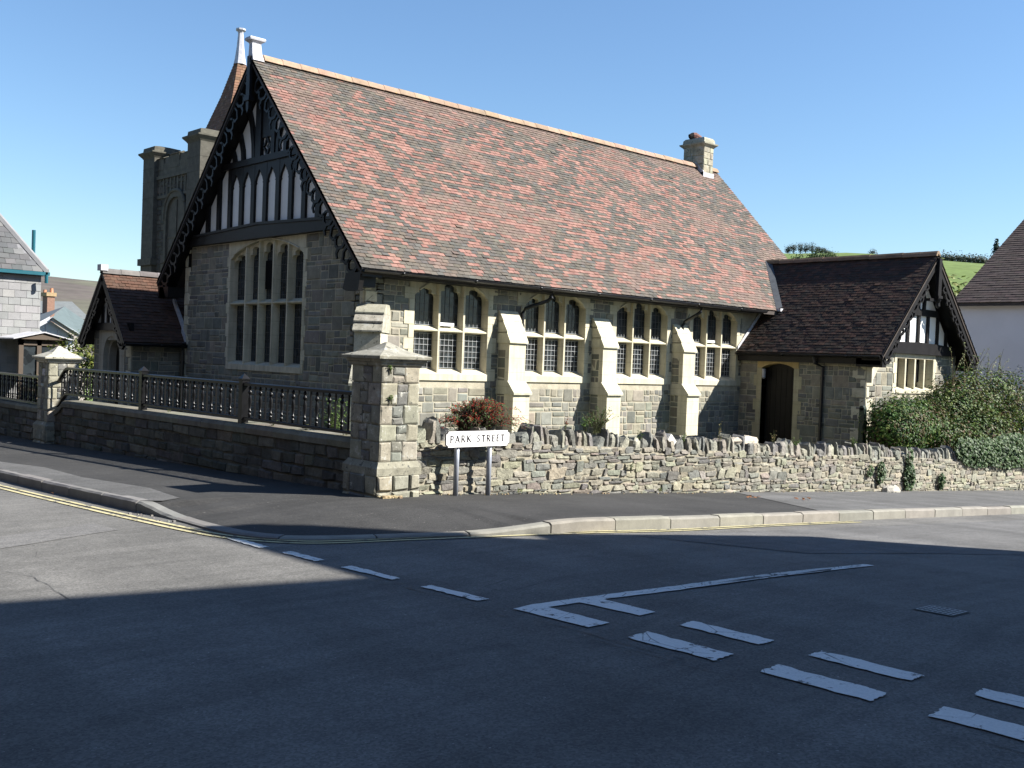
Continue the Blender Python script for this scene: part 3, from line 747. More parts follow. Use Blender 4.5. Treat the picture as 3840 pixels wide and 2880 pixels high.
for sx in (-1, 1):                                         # quatrefoil panel tracery
    for sz in (-1, 1):
        ribb(b, F, [(20.65 + sx * .19, 4.47), (20.65 + sx * .09, 4.47 + sz * .05), (20.65 + sx * .055, 4.47 + sz * .11), (20.65, 4.47 + sz * .21)], .045, 0, .05)
    b.prism([(20.65 + sx * .045, 4.47), (20.65 + sx * .0, 4.42), (20.65 + sx * .0, 4.52)], F, 0, .02)
tg = b.build('half_timbered_gable', MT['timber'], hall)
b = MB(); b.prism([(17.3, 2.47), (24.14, 2.47), (YR, zedge(YR, .24))], F, -.1, -.0); b.build('plaster_panel', MT['plaster'], tg)

# --- carved bargeboards
def bargeboard(fn, foot, apex, mod, d0, d1, bw=.24, hook=.15, name='bargeboard', foot_scroll=True, sub=None):
    """board along foot->apex (2-D in gable plane) with hanging cusps; inner side towards the gable middle"""
    b = MB(); p, q = Vector((*foot, 0)), Vector((*apex, 0)); t = (q - p); L = t.length; t.normalize()
    n = Vector((-t.y, t.x, 0));
    if n.y > 0: n = -n                                     # inwards = down
    at = lambda s, h: tuple((p + t * s + n * h).xy)
    cut = bw * abs(t.x / t.y) if False else bw * .9
    b.prism([at(0, 0), at(L, 0), at(L + (.0), .0), at(L - bw * .2, bw), at(.02, bw)], fn, d0, d1)
    b.prism([at(-.02, -.03), at(L, -.03), at(L, .025), at(-.02, .025)], fn, d1 - .002, d1 + .02)
    m = int((L - .5) / mod)
    for k in range(m):
        s = .18 + k * mod
        ribb(b, fn, [at(s + .02, bw - .02), at(s + .015, bw + hook * .45), at(s + .10, bw + hook * .9), at(s + .2, bw + hook * 1.0), at(s + .29, bw + hook * .72), at(s + .31, bw + hook * .3), at(s + .25, bw + .0)], .065, d0 + .01, d1 - .008, .75)
        ribb(b, fn, [at(s + .30, bw + hook * .4), at(s + .36, bw + hook * .95), at(s + .47, bw + hook * 1.05), at(s + mod * .86, bw + hook * .55), at(s + mod * .84, bw - .02)], .06, d0 + .01, d1 - .008, .7)
        ribb(b, fn, [at(s + .1, bw + hook * .85), at(s + .07, bw + hook * 1.35), at(s - .03, bw + hook * 1.5)], .08, d0 + .015, d1 - .012, .4)
    if foot_scroll:
        ribb(b, fn, [at(.05, bw * .3), at(.02, bw + .05), at(.12, bw + hook * 1.3), at(.26, bw + hook * 1.5)], .09, d0, d1, .6)
    return b.build(name, MT['timber'], hall)
FV = fx(XV0)
ZB = .03
bargeboard(FV, (YE - .02, ZE - .06), (YR, ZR - .04), .66, -.09, -.03, .105, .26)
bargeboard(FV, (2 * YR - YE + .02, ZE - .06), (YR, ZR - .04), .66, -.09, -.03, .105, .26)
b = MB(); b.box(XV0 + .06, GX - .0, YE + .16, YE + .45, ZE - .36, ZE - .16); b.prism([(YE + .02, 1.52), (YE + .52, 1.52), (YE + .62, 1.22), (YE + .5, 1.18), (YE + .1, 1.18)], FV, -.12, -.02)
b.prism([(24.9 - .0, 1.5), (25.2, 1.5), (25.15, 1.2), (24.75, 1.2)], FV, -.12, -.02); b.box(XV0 + .02, GX, 24.6, 25.1, ZE - .42, ZE - .16)
# soffit boards behind the verge
for p, q in (((YE, ZE), (YR, ZR)), ((2 * YR - YE, ZE), (YR, ZR))):
    b.prism([(p[0], p[1] - .135), (q[0], q[1] - .135), (q[0], q[1] - .175), (p[0], p[1] - .175)], fx(GX), -.02, .42)
b.build('eaves_bracket', MT['timber'], hall)
# pendant post at the apex
b = MB(); FP = fx(XV0)
b.prism([(20.80, 5.45), (20.64, 5.45), (20.66, 6.35), (20.78, 6.35)], FP, -.02, .05); b.prism([(20.84, 5.38), (20.60, 5.38), (20.60, 5.47), (20.84, 5.47)], FP, -.05, .08)
b.prism([(20.78, 5.38), (20.66, 5.38), (20.67, 5.20), (20.72, 5.12), (20.77, 5.20)], FP, -.03, .05)
b.build('pendant_post', MT['timber'], hall)
# --- lead capped finial
b = MB()
def sq(cx, cy, hx, hy, z): return [(cx - hx, cy - hy, z), (cx + hx, cy - hy, z), (cx + hx, cy + hy, z), (cx - hx, cy + hy, z)]
fcx, fcy = 11.02, 20.72
b.loft([sq(fcx + .03, fcy, .135, .13, 6.26), sq(fcx + .01, fcy, .115, .09, 6.42), sq(fcx, fcy, .105, .07, 6.62), sq(fcx, fcy, .115, .08, 6.65), sq(fcx, fcy, .18, .125, 6.69), sq(fcx, fcy, .19, .135, 6.725), sq(fcx, fcy, .175, .12, 6.755), sq(fcx, fcy, .1, .06, 6.77)])
b.build('finial', MT['lead'], hall)
# --- chimney on the ridge
b = MB(); cx0, cx1, cy0, cy1 = 26.52, 27.02, 20.42, 21.22
b.box(cx0 + .01, cx1 - .01, cy0 + .01, cy1 - .01, 5.6, 7.0, MORT)
for fn, a, e in ((fy(cy0), cx0, cx1), (fx(cx0), cy0, cy1)):
    v = 5.9
    while v < 6.95:
        h = rnd.uniform(.2, .3); h = min(h, 7.0 - v); t = rnd.uniform(.3, .7)
        for p, q in ((a, lerp(a, e, t)), (lerp(a, e, t), e)): stone(b, fn, p, q, v, v + h, vary((.30, .28, .21), .18), .012, .004, .003)
        v += h
rg = lambda o, z: sq((cx0 + cx1) / 2, (cy0 + cy1) / 2, (cx1 - cx0) / 2 + o, (cy1 - cy0) / 2 + o, z)
b.loft([rg(.0, 6.94), rg(.03, 6.98), rg(.10, 7.04), rg(.11, 7.08), rg(.03, 7.10), rg(.02, 7.20), rg(-.03, 7.26), rg(-.2, 7.28)], (.30, .285, .22))
ch = b.build('chimney', MT['lichen'], hall)
b = MB(); b.lathe(26.7, 20.9, [(.11, 7.24), (.10, 7.29), (.09, 7.33)], (.12, .06, .05), 12)
b.tube([(26.50, 20.99, 7.32), (26.60, 20.94, 7.37)], [.085, .10], (.02, .017, .016), 10); b.tube([(26.60, 20.94, 7.37), (26.68, 20.90, 7.375), (26.84, 20.82, 7.31)], [.10, .10, .07], (.17, .085, .07), 10); b.build('chimney_pot', MT['brick'], ch)
b = MB(); b.box(cx0 - .02, cx1 + .02, cy0 - .035, cy0 + .1, 5.92, 6.14); b.prism([(cy0 - .03, 6.02), (cy0 - .03, 6.17), (YR, 6.50), (YR, 6.33)], fx(cx0), -.02, .02); b.build('lead_flashing', MT['lead'], ch)
# --- vestry wing
WX, WE, WY = 23.76, 28.62, 13.02; WC = (WX + WE) / 2; WZE, WZR = .47, 3.12; WXE = WX - .22; WT = (WZR - WZE) / (WC - WXE); WS = math.hypot(1, WT); WV = 12.47
b = MB(); b.box(WX + .3, WX + .45, WY, Y0, -3, .34, MORT); b.box(WX, WX + .3, WY, 15.05, -3, .34, MORT); b.box(WX, WX + .3, 16.04, Y0, -3, .34, MORT); b.box(WX, WX + .3, 15.05, 16.04, .17, .34, MORT)
panels(b, fy(WY), WX + .02, WE, -3, .56, [(25.26, 27.26, -.5, .47)], -.4); b.box(WE - .4, WE, WY + .4, Y0 + 2, -3, .45, MORT)
b.prism([(WX + .1, .5), (WE - .1, .5), (WC, WZR - .2)], fy(WY), -.3, -.12, (.05, .05, .05))
coursed(b, fx(WX), WY + .02, Y0 - .01, -2.3, .33, [(14.92, 16.2, -3, .31)])
coursed(b, fy(WY), WX + .02, WE - .02, -2.3, .55, [(25.1, 27.42, -.52, .52)])
quoins(b, fy(WY), WX, -2.3, .3, 1, .16, .34, .016); quoins(b, fy(WY), WE, -2.3, .3, -1, .16, .3); quoins(b, fx(WX), WY, -2.3, .3, 1, .16, .38)
b.prism([(WX - .02, .3), (WX + .34, .3), (WX + .34, .18), (WX - .02, -.25)], fy(WY), .017, .16, vary(LIME, .05))
b.build('vestry_wall', MT['stone'], hall)
b = MB(); fn = fx(WX)
for y, s in ((15.05, -1), (16.04, 1)):
    v = -2.2; k = 0
    while v < .0:
        h = rnd.uniform(.3, .42); h = min(h, .05 - v) if v + h > -.1 else h; w_ = (.15, .24)[k]; a, e = sorted((y, y + s * w_))
        b.prism([(a, v), (e, v), (e, v + h - .005), (a, v + h - .005)], fn, -.24, .018, vary((.40, .36, .24), .08)); k ^= 1; v += h
m = 15.545
arch = [(15.05, .03)] + [(lerp(15.05, 16.04, t), .03 + .125 * math.sin(math.pi * t) ** .75) for t in [k / 12 for k in range(1, 12)]] + [(16.04, .03)]
b.prism(arch + [(16.18, .03), (16.18, .305), (14.92, .305), (14.92, .03)], fn, -.24, .02, (.44, .33, .16))
fr = b.build('door_surround', MT['lime'], hall)
b = MB(); b.prism([(15.06, -2.2), (16.03, -2.2)] + [(u, v + .0) for u, v in arch[::-1]], fn, -.29, -.235)
for k in range(6): y = 15.1 + k * .16; b.prism([(y, -2.2), (y + .145, -2.2), (y + .145, .02), (y, .02)], fn, -.24, -.225)
b.build('door', MT['door'], hall)
b = MB(); b.tube([(WX - .02, 15.97, .0), (WX - .02, 15.97, -.2)], [.055, .05], n=10); b.lathe(WX - .02, 15.97, [(.055, -.2), (.06, -.22), (.02, -.27)]); b.build('wall_lamp', MT['post'], hall)
window(hall, fy(WY), 25.26, 27.26, (25.745, 26.265, 26.785), -.50, -.40, -.33, None, 0, None, .47, None, gd=.17, jw=(.12, .2), mw=.07, mtop=.47, opener=(26.4, 26.72, -.2, .4, False))
F = fy(WY); wed = lambda x, o=.16: (WZE + (x - WXE) * WT if x < WC else WZE + (2 * WC - WXE - x) * WT) - o
b = MB()
b.prism([(24.1, .53), (28.3, .53), (28.3, .76), (WC + 1.1, .82), (WC, .845), (WC - 1.1, .82), (24.1, .76)], F, -.02, .12)
for x in (24.62, 25.2, 25.74, 26.30, 26.82, 27.38, 27.9):
    zt = min(1.62, wed(x))
    if zt > .9: bar(b, F, (x, .7), (x, zt), .115, 0, .05)
b.prism([(25.0, 1.55), (27.4, 1.55), (27.25, 1.72), (25.15, 1.72)], F, 0, .075); bar(b, F, (WC, 1.6), (WC, 3.0), .16, 0, .07)
ribb(b, F, [(26.55, 1.7), (26.57, 1.95), (26.45, 2.3)], .1, 0, .06); ribb(b, F, [(25.83, 1.7), (25.81, 1.95), (25.93, 2.3)], .1, 0, .06)
tg = b.build('half_timbered_gable', MT['timber'], hall)
b = MB(); b.prism([(24.0, .55), (28.4, .55), (WC, wed(WC, .2))], F, -.1, 0); b.build('plaster_panel', MT['plaster'], tg)
b = MB(); YEND = 18.2
for sgn in (-1, 1):
    xe = WXE if sgn < 0 else 2 * WC - WXE
    b.prism([(xe, WZE - .01), (WC, WZR - .01), (WC, WZR - .12), (xe, WZE - .12)], lambda u, v, d: (u, d, v), WV + .01, 16.6, (.05, .04, .035))
    b.prism([(lerp(xe, WC, .55), lerp(WZE, WZR, .55) - .01), (WC, WZR - .01), (WC, WZR - .12), (lerp(xe, WC, .55), lerp(WZE, WZR, .55) - .12)], lambda u, v, d: (u, d, v), 16.5, 17.6, (.05, .04, .035))
wt, ws = 1 / WS, WT / WS
def keepw(u, v):
    y = WV + u; z = WZE + v * ws
    return y < (Y0 if z < ZE - .1 else YE + (z - ZE) / TAN + .02)
tiles(b, (WXE - .02, WV, WZE - .02), (0, 1, 0), (wt, 0, ws), (-ws, 0, wt), 5.4, WS * (WC - WXE) + .02, shaded_tile_col, keep=keepw, jit=.8, th=.007)
tiles(b, (2 * WC - WXE, WV, WZE), (0, 1, 0), (-wt, 0, ws), (ws, 0, wt), 5.4, WS * (WC - WXE), shaded_tile_col, keep=keepw, tw=.33, ga=.2)
vr = b.build('vestry_roof', MT['shadetile'], hall)
ridge_tiles('ridge_tiles', (WC, WV + .02, WZR + .03), (WC, 17.68, WZR + .03), .45, .12, vr, .08, (.17, .12, .08))
bargeboard(fy(WV), (WXE - .02, WZE - .05), (WC, WZR - .03), .56, -.10, -.03, .2, .12)
bargeboard(fy(WV), (2 * WC - WXE + .02, WZE - .05), (WC, WZR - .03), .56, -.10, -.03, .2, .12)
b = MB(); b.prism([(WC - .09, 1.95), (WC + .09, 1.95), (WC + .07, 3.02), (WC - .07, 3.02)], fy(WV), -.02, .06); b.prism([(WC - .12, 1.98), (WC + .12, 1.98), (WC + .12, 2.05), (WC - .12, 2.05)], fy(WV), -.05, .09); b.box(WC - .4, WC + .02, WV + .0, WV + .12, 1.9, 1.97); b.lathe(WC, WV - .02, [(.01, 1.72), (.06, 1.78), (.05, 1.86), (.08, 1.95)])
for x0_, x1_ in ((WXE + .05, WX + .02), (WE - .02, 2 * WC - WXE - .05)): b.box(x0_, x1_, WV + .05, WY + .2, .14, .36)
for p, q in (((WXE, WZE), (WC, WZR)), ((2 * WC - WXE, WZE), (WC, WZR))): b.prism([(p[0], p[1] - .125), (q[0], q[1] - .125), (q[0], q[1] - .165), (p[0], p[1] - .165)], fy(WY), -.02, .52)
b.build('pendant_post', MT['timber'], hall)
b = MB(); b.box(WX - .17, WX - .13, WV + .1, Y0 - .02, .20, .42); b.build('fascia', MT['timber'], hall)
gutter((WXE - .05, WV + .05, WZE - .06), (WXE - .05, Y0 - .03, WZE - .06), (-1, 0, 0))
downpipe([(WXE - .05, 14.35, .36), (WXE - .02, 14.33, .2), (WX - .06, 14.2, .1), (WX - .07, 14.19, -2.4)])
# valley flashing between wing and nave
b = MB()
for z0, z1 in ((ZE + .02, WZR + .02),):
    pts = []
    for k in range(9):
        z = lerp(z0, z1, k / 8); x = WXE + (z - WZE) / WT; y = YE + (z - ZE) / TAN; pts.append((x, y, z))
    for k in range(8):
        p, q = pts[k], pts[k + 1]
        b.face([(p[0] - .12, p[1] - .0, p[2] + .025), (q[0] - .12, q[1], q[2] + .025), (q[0] + .03, q[1] - .10, q[2] + .07), (p[0] + .03, p[1] - .10, p[2] + .07)])
    b.build('valley_flashing', MT['shadelead'], hall); b = MB()
    p = pts[0]; b.box(p[0] - .12, p[0] + .10, p[1] - .14, p[1] + .02, p[2] - .05, p[2] + .03)
b.prism([(WXE + .0, WZE + .03), (WXE + .0, WZE + .12), (WXE + 1.12, WZE + 1.25), (WXE + 1.12, WZE + 1.10)], fy(Y0), .02, .045)
b.build('lead_flashing', MT['lead'], hall)

# --- entrance porch beyond the gable
PX, PXV, PC, PZE, PZR, PYE = 10.12, 9.80, 25.9, .09, 1.79, 24.43; PT = (PZR - PZE) / (PC - PYE); PS = math.hypot(1, PT); pt, ps = 1 / PS, PT / PS
b = MB(); b.box(PX, PX + .3, 24.72, 25.3, -2.2, .38, MORT); b.box(PX, PX + .3, 26.5, 27.1, -2.2, .38, MORT); b.box(PX + .3, 16, 24.72, 25.0, -2.2, .1, MORT); b.box(PX + .3, 16, 26.8, 27.1, -2.2, .1, MORT); b.box(PX, PX + .3, 25.3, 26.5, .1, .38, MORT)
b.box(PX + .31, PX + .5, 25.0, 26.8, -2.2, .36, (.03, .03, .03))
coursed(b, fy(24.72), PX + .02, 11.37, -2.2, .08); coursed(b, fx(PX), 24.74, 27.08, -2.2, .38, [(25.1, 26.7, -3, .4)])
quoins(b, fx(PX), 24.72, -2.2, .3, 1, .14, .3)
b.build('porch_wall', MT['stone'], hall)
b = MB(); fn = fx(PX)
cv = [(25.9 + x, -.42 + y) for x, y in arc_curve(.52, .62, 8)]
b.prism([(25.08, -2.2), (25.38, -2.2), cv[0]][0:3] + cv[1:] + [(26.42, -2.2), (26.72, -2.2), (26.72, .34), (25.08, .34)], fn, -.1, .02, (.36, .34, .28))
cv2 = [(25.9 + x * .84, -.42 + y * .84) for x, y in arc_curve(.52, .62, 8)]
b.prism([(25.3, -2.2), (25.46, -2.2), cv2[0]] + cv2[1:] + [(26.34, -2.2), (26.5, -2.2), (26.5, .28), (25.3, .28)], fn, -.28, -.1, (.33, .31, .26))
b.build('door_surround', MT['lime'], hall)
b = MB(); b.prism([(25.4, -2.2), (26.4, -2.2), (26.4, .25), (25.4, .25)], fn, -.33, -.28); b.build('door', MT['door'], hall)
b = MB(); b.prism([(24.6, .34), (27.2, .34), (27.2, .53), (24.6, .53)], fx(PX), 0, .1)
for y in (25.3, 25.55, 25.85, 26.15, 26.5): bar(b, fx(PX), (y, .5), (y, PZE + (min(y - PYE, 2 * PC - PYE - y)) * PT - .15), .1, 0, .05)
tg = b.build('half_timbered_gable', MT['timber'], hall)
b = MB(); b.prism([(24.7, .4), (27.1, .4), (PC, 1.6)], fx(PX), -.1, 0); b.build('plaster_panel', MT['plaster'], tg)
b = MB()
for ye in (PYE, 2 * PC - PYE): b.prism([(ye, PZE - .01), (PC, PZR - .01), (PC, PZR - .12), (ye, PZE - .12)], lambda u, v, d: (d, u, v), PXV + .01, 15.9, (.05, .04, .035))
tiles(b, (PXV, PYE - .02, PZE - .02), (1, 0, 0), (0, pt, ps), (0, -ps, pt), 6, PS * (PC - PYE) + .02, lambda i, j: mixc(shaded_tile_col(i, j), (.16, .08, .05), .3), keep=lambda u, v: not (PXV + u > GX and PYE + v * pt < YF), jit=1.5)
tiles(b, (PXV, 2 * PC - PYE, PZE), (1, 0, 0), (0, -pt, ps), (0, ps, pt), 6, PS * (PC - PYE), shaded_tile_col, tw=.5, ga=.2)
pr_ = b.build('porch_roof', MT['shadetile'], hall)
ridge_tiles('ridge_tiles', (PXV, PC, PZR + .03), (15.9, PC, PZR + .03), .45, .11, pr_, .08, (.13, .12, .12))
bargeboard(fx(PXV), (PYE - .02, PZE - .05), (PC, PZR - .03), .5, -.08, -.02, .17, .1)
bargeboard(fx(PXV), (2 * PC - PYE + .02, PZE - .05), (PC, PZR - .03), .5, -.08, -.02, .17, .1)
b = MB(); b.box(PXV - .06, PXV + .12, PC - .12, PC + .12, PZR + .02, PZR + .17); b.build('finial', MT['lead'], hall)
b = MB(); b.prism([(PYE, PZE + .03), (PYE, PZE + .16), (24.62, PZE + .38), (24.62, PZE + .26)], fx(GX), .02, .05); b.prism([(24.58, PZE + .3), (24.58, PZE + .45), (25.2, PZE + 1.16), (25.2, PZE + 1.02)], fx(GX), -.02, .04); b.build('lead_flashing', MT['lead'], hall)
downpipe([(11.28, 24.36, .1), (11.29, 24.4, 0), (11.3, 24.46, -.1), (11.3, 24.46, -1.7)])
gutter((PXV + .02, PYE - .05, PZE - .06), (11.36, PYE - .05, PZE - .06), (0, -1, 0))

# ================================================================== church tower behind
TX, TY, TW = 16.28, 34.09, 4.46
tower = thing('church_tower', 'dark square church tower with tiled spire rising behind the left end of the hall', 'church tower', (TX + TW / 2, TY + TW / 2, -1.5))
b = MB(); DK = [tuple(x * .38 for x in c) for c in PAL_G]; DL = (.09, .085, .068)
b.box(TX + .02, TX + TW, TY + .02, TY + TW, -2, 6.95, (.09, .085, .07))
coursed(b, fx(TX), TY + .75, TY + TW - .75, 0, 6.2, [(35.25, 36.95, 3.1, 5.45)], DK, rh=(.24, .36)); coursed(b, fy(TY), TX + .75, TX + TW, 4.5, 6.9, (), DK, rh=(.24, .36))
for y in [TY + .95 + .3 * k for k in range(9)]: b.box(TX - .03, TX + .02, y, y + .09, 5.55, 6.15, DL)
b.box(TX - .08, TX + .1, TY, TY + TW, 6.15, 6.27, DL); b.box(TX - .05, TX + .1, TY, TY + TW, 5.45, 5.55, DL)
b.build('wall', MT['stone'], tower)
b = MB()
for y0, y1, z in ((TY + .9, TY + 1.35, 6.93), (TY + 1.85, TY + 2.65, 6.98), (TY + 3.15, TY + 3.6, 6.93)):
    b.box(TX - .02, TX + .28, y0, y1, 6.5, z, DL); b.prism([(TX - .07, z), (TX + .33, z), (TX + .13, z + .09)], lambda u, v, d: (u, d, v), y0 - .04, y1 + .04, DL)
b.box(TX - .01, TX + .26, TY + .6, TY + TW - .6, 6.2, 6.72, DL); b.build('parapet', MT['darkstone'], tower)
for tx, ty, hz in ((TX + .30, TY + .30, 7.18), (TX + .33, TY + TW - .33, 7.05)):
    b = MB(); q = .5
    b.box(tx - q, tx + q, ty - q, ty + q, -2, hz, (.08, .075, .062)); b.box(tx - q - .09, tx + q + .09, ty - q - .09, ty + q + .09, 3.0, 3.25, DL)
    for z in (3.6, 4.2, 4.9, 5.5, 6.1, 6.6): b.box(tx - q - .006, tx + q + .006, ty - q - .006, ty + q + .006, z, z + .012, (.06, .057, .048))
    b.loft([sq(tx, ty, q, q, hz - .06), sq(tx, ty, q + .04, q + .04, hz), sq(tx, ty, q + .15, q + .15, hz + .12), sq(tx, ty, q + .15, q + .15, hz + .17), sq(tx, ty, q + .02, q + .02, hz + .2), sq(tx, ty, q + .0, q, hz + .36), sq(tx, ty, .2, .2, hz + .44)], DL)
    b.build('turret', MT['darkstone'], tower)
b = MB(); F = fx(TX)
cv = [(36.1 + x, 4.55 + y) for x, y in arc_curve(.72, .85, 8)]
b.prism([(35.2, 3.1), (35.38, 3.1), cv[0]] + cv[1:] + [(36.82, 3.1), (37.0, 3.1), (37.0, 4.9), (36.6, 5.55), (36.1, 5.68), (35.6, 5.55), (35.2, 4.9)], F, -.1, .07, DL)
b.tube([F(36.1 + x * 1.13, 4.6 + y * 1.13, .07) for x, y in arc_curve(.78, .92, 8)], .06, DL, 6)
b.box(TX - .02, TX + .1, 36.04, 36.16, 3.1, 5.3, DL); b.box(TX, TX + .1, 35.4, 36.8, 3.95, 4.06, DL)
for c0 in (35.73, 36.47): head_plate(b, F, c0 - .31, c0 + .31, 4.45, 5.35, .55, -.2, -.03, DL)
wn = b.build('window', MT['darkstone'], tower)
b = MB()
for k in range(14): z = 3.1 + k * .16; b.mesh([(TX + .12, 35.4, z), (TX + .12, 36.8, z), (TX + .22, 36.8, z + .12), (TX + .22, 35.4, z + .12)], [(0, 1, 2, 3)], (.08, .08, .08))
b.build('louvre', MT['slate'], wn)
b = MB(); scx, scy = 18.72, 36.35; N8 = 4; rr = [(2.15, 6.7), (1.82, 7.0), (1.38, 7.95), (.68, 9.5), (.20, 10.8)]
def srad(z):
    for (a, za), (c, zc) in zip(rr, rr[1:]):
        if z <= zc: return lerp(a, c, (z - za) / (zc - za))
    return rr[-1][0]
z = 6.75
while z < 10.8:
    r0, r1 = srad(z) + .022, srad(min(z + .115, 10.8)) + .002
    for k in range(N8):
        n = max(1, int(2 * r0 * math.sin(math.pi / 4) / .17)); a0, a1 = [math.pi / 4 + 2 * math.pi * (k + e) / 4 for e in (0, 1)]
        p = [Vector((math.cos(a), math.sin(a), 0)) for a in (a0, a1)]
        for i in range(n):
            A = p[0].lerp(p[1], i / n); B = p[0].lerp(p[1], (i + .96) / n); o = Vector((scx, scy, 0))
            b.face([o + A * r0 + Vector((0, 0, z)), o + B * r0 + Vector((0, 0, z)), o + B * r1 + Vector((0, 0, z + .115)), o + A * r1 + Vector((0, 0, z + .115))], vary((.145, .078, .048), .25))
    z += .11
b.build('spire', MT['tile'], tower)
b = MB(); b.lathe(scx, scy, [(.25, 10.72), (.20, 10.95), (.14, 11.4), (.10, 11.9), (.12, 11.95), (.19, 12.0), (.19, 12.06), (.05, 12.1)], n=8); b.build('finial', MT['lead'], tower)

# ================================================================== corner pier and walls
def pier(name, label, x0, x1, y0, y1, zb, zplinth, zt, zapex, faces, capc, grp=None):
    p = thing(name, label, 'gate pier', ((x0 + x1) / 2, (y0 + y1) / 2, zb))
    cx, cy, hx, hy = (x0 + x1) / 2, (y0 + y1) / 2, (x1 - x0) / 2, (y1 - y0) / 2
    b = MB(); b.box(x0 + .012, x1 - .012, y0 + .012, y1 - .012, zplinth - .1, zt, (.20, .188, .15))
    v = zplinth + .01; alt = 0
    while v < zt - .02:
        h = rnd.uniform(.2, .27); h = min(h, zt - v)
        if zt - v - h < .1: h = zt - v
        for fn, a, e in ((fx(x0), y0, y1), (fy(y0), x0, x1)):
            L = e - a; w1 = L * (.42 if alt else .30); w2 = L * (.30 if alt else .40)
            stone(b, fn, a, a + w1, v, v + h, vary((.235, .222, .175), .14), .009, .0035, .006); stone(b, fn, e - w2, e, v, v + h, vary((.24, .225, .178), .14), .009, .0035, .006)
            if a + w1 < e - w2 - .05:
                t = rnd.uniform(.35, .65)
                for va, vb in ((v, v + h * t), (v + h * t, v + h)): stone(b, fn, a + w1, e - w2, va, vb, vary(rnd.choice([(.135, .133, .125), (.17, .165, .145), (.15, .148, .135), (.19, .18, .15)] if rnd.random() < .95 else [(.42, .42, .41)]), .15), .008, .006, .012)
        v += h; alt ^= 1
    b.build('shaft', MT['lichen'], p)
    b = MB(); o = .05
    b.box(x0 - o + .012, x1 + o * .4, y0 - o + .012, y1 + o, zb - .25, zplinth - .14, (.2, .19, .16))
    for fn, a, e in ((fx(x0 - o), y0 - o, y1 + o), (fy(y0 - o), x0 - o, x1 + o * .4)):
        L = e - a; v = zb - .12
        for h in (rnd.uniform(.13, .2), .5):
            h = min(h, zplinth - .14 - v); w1 = L * rnd.uniform(.2, .36); w2 = L * rnd.uniform(.18, .3)
            for q0, q1, cc in ((a, a + w1, (.25, .235, .18)), (a + w1, e - w2, rnd.choice([(.14, .14, .13), (.22, .22, .175)])), (e - w2, e, (.25, .235, .18))): stone(b, fn, q0, q1, v, v + h, vary(cc, .1), .02, .009, .008)
            v += h
    r4 = lambda e, z: [(x0 - e, y0 - e, z), (x1 + e * .5, y0 - e, z), (x1 + e * .5, y1 + e, z), (x0 - e, y1 + e, z)]
    b.loft([r4(o + .012, zplinth - .15), r4(o + .012, zplinth - .06), r4(.03, zplinth - .02), r4(.012, zplinth + .01)], (.22, .21, .165)); b.build('plinth', MT['lichen'], p)
    b = MB(); R4 = lambda e, z: sq(cx, cy, hx + e, hy + e, z)
    b.loft([R4(.01, zt - .005), R4(.03, zt + .01), R4(.03, zt + .035), R4(.06, zt + .05), R4(.06, zt + .075), R4(.10, zt + .085), R4(.105, zt + .115), R4(.09, zt + .125)], capc)
    b.loft([R4(.09, zt + .12), sq(cx, cy, hx * .6, hy * .6, lerp(zt + .12, zapex, .42)), sq(cx, cy, .02, .02, zapex)], mixc(capc, (.3, .29, .25), .4)); b.build('cap', MT['lichen'], p)
    return p
pier('stone_pier', 'big square lichened stone pier with pyramid cap at the street corner beside the street sign', 7.18, 7.75, 10.15, 10.77, -1.72, -1.30, -.135, .15, 0, (.225, .215, .175))
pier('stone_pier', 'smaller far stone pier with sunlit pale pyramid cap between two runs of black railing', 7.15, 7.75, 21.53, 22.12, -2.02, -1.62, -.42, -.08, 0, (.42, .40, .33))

def low_wall(label, y0, y1, zt0, zt1, ramp=None):
    o = thing('low_wall', label, 'wall', (7.5, (y0 + y1) / 2, gz(7.3, (y0 + y1) / 2)))
    b = MB(); n = 40; zc = lambda y: lerp(zt0, zt1, (y - y0) / (y1 - y0)) - (ramp(y) if ramp else 0)
    ys = [lerp(y0, y1, k / n) for k in range(n + 1)]
    A = [(7.31, y, zc(y) - .12) for y in ys]; B = [(7.31, y, gz(7.3, y) - .3) for y in ys]; C_ = [(7.66, y, zc(y) - .12) for y in ys]; D_ = [(7.66, y, gz(7.3, y) - .3) for y in ys]
    for k in range(n):
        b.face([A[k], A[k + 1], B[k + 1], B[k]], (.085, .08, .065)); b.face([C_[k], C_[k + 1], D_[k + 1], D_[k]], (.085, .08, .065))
    # coursed blocks that follow the coping
    v = 0
    rows = [0, .17, .33, .47, .62, .8]
    for r0, r1 in zip(rows, rows[1:]):
        y = y0
        while y < y1 - .05:
            wd = min(rnd.uniform(.22, .6), y1 - y)
            ym = y + wd / 2; za = zc(ym) - .125 - r1; zb_ = zc(ym) - .125 - r0
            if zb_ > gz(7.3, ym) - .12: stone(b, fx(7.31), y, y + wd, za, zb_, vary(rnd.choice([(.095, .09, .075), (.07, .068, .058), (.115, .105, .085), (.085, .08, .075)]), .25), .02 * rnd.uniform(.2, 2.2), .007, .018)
            y += wd
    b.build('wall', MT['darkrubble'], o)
    b = MB(); y = y0
    while y < y1 - .05:
        wd = min(rnd.uniform(.6, .95), y1 - y)
        if y1 - y - wd < .3: wd = y1 - y
        ks = 4; rings = []
        for k in range(ks + 1):
            yy = lerp(y + .004, y + wd - .004, k / ks); z = zc(yy); j = rnd.uniform(-.004, .004)
            rings.append([(7.265 + j, yy, z - .125), (7.255 + j, yy, z - .05), (7.285 + j, yy, z - .008), (7.33, yy, z + .006), (7.64, yy, z + .012), (7.70, yy, z - .02), (7.70, yy, z - .125)])
        b.loft(rings, vary((.15, .142, .115), .16)); y += wd
    b.build('coping', MT['darkstone'], o)
    return o
rampf = lambda y: .20 * sm((y - 21.0) / .5)
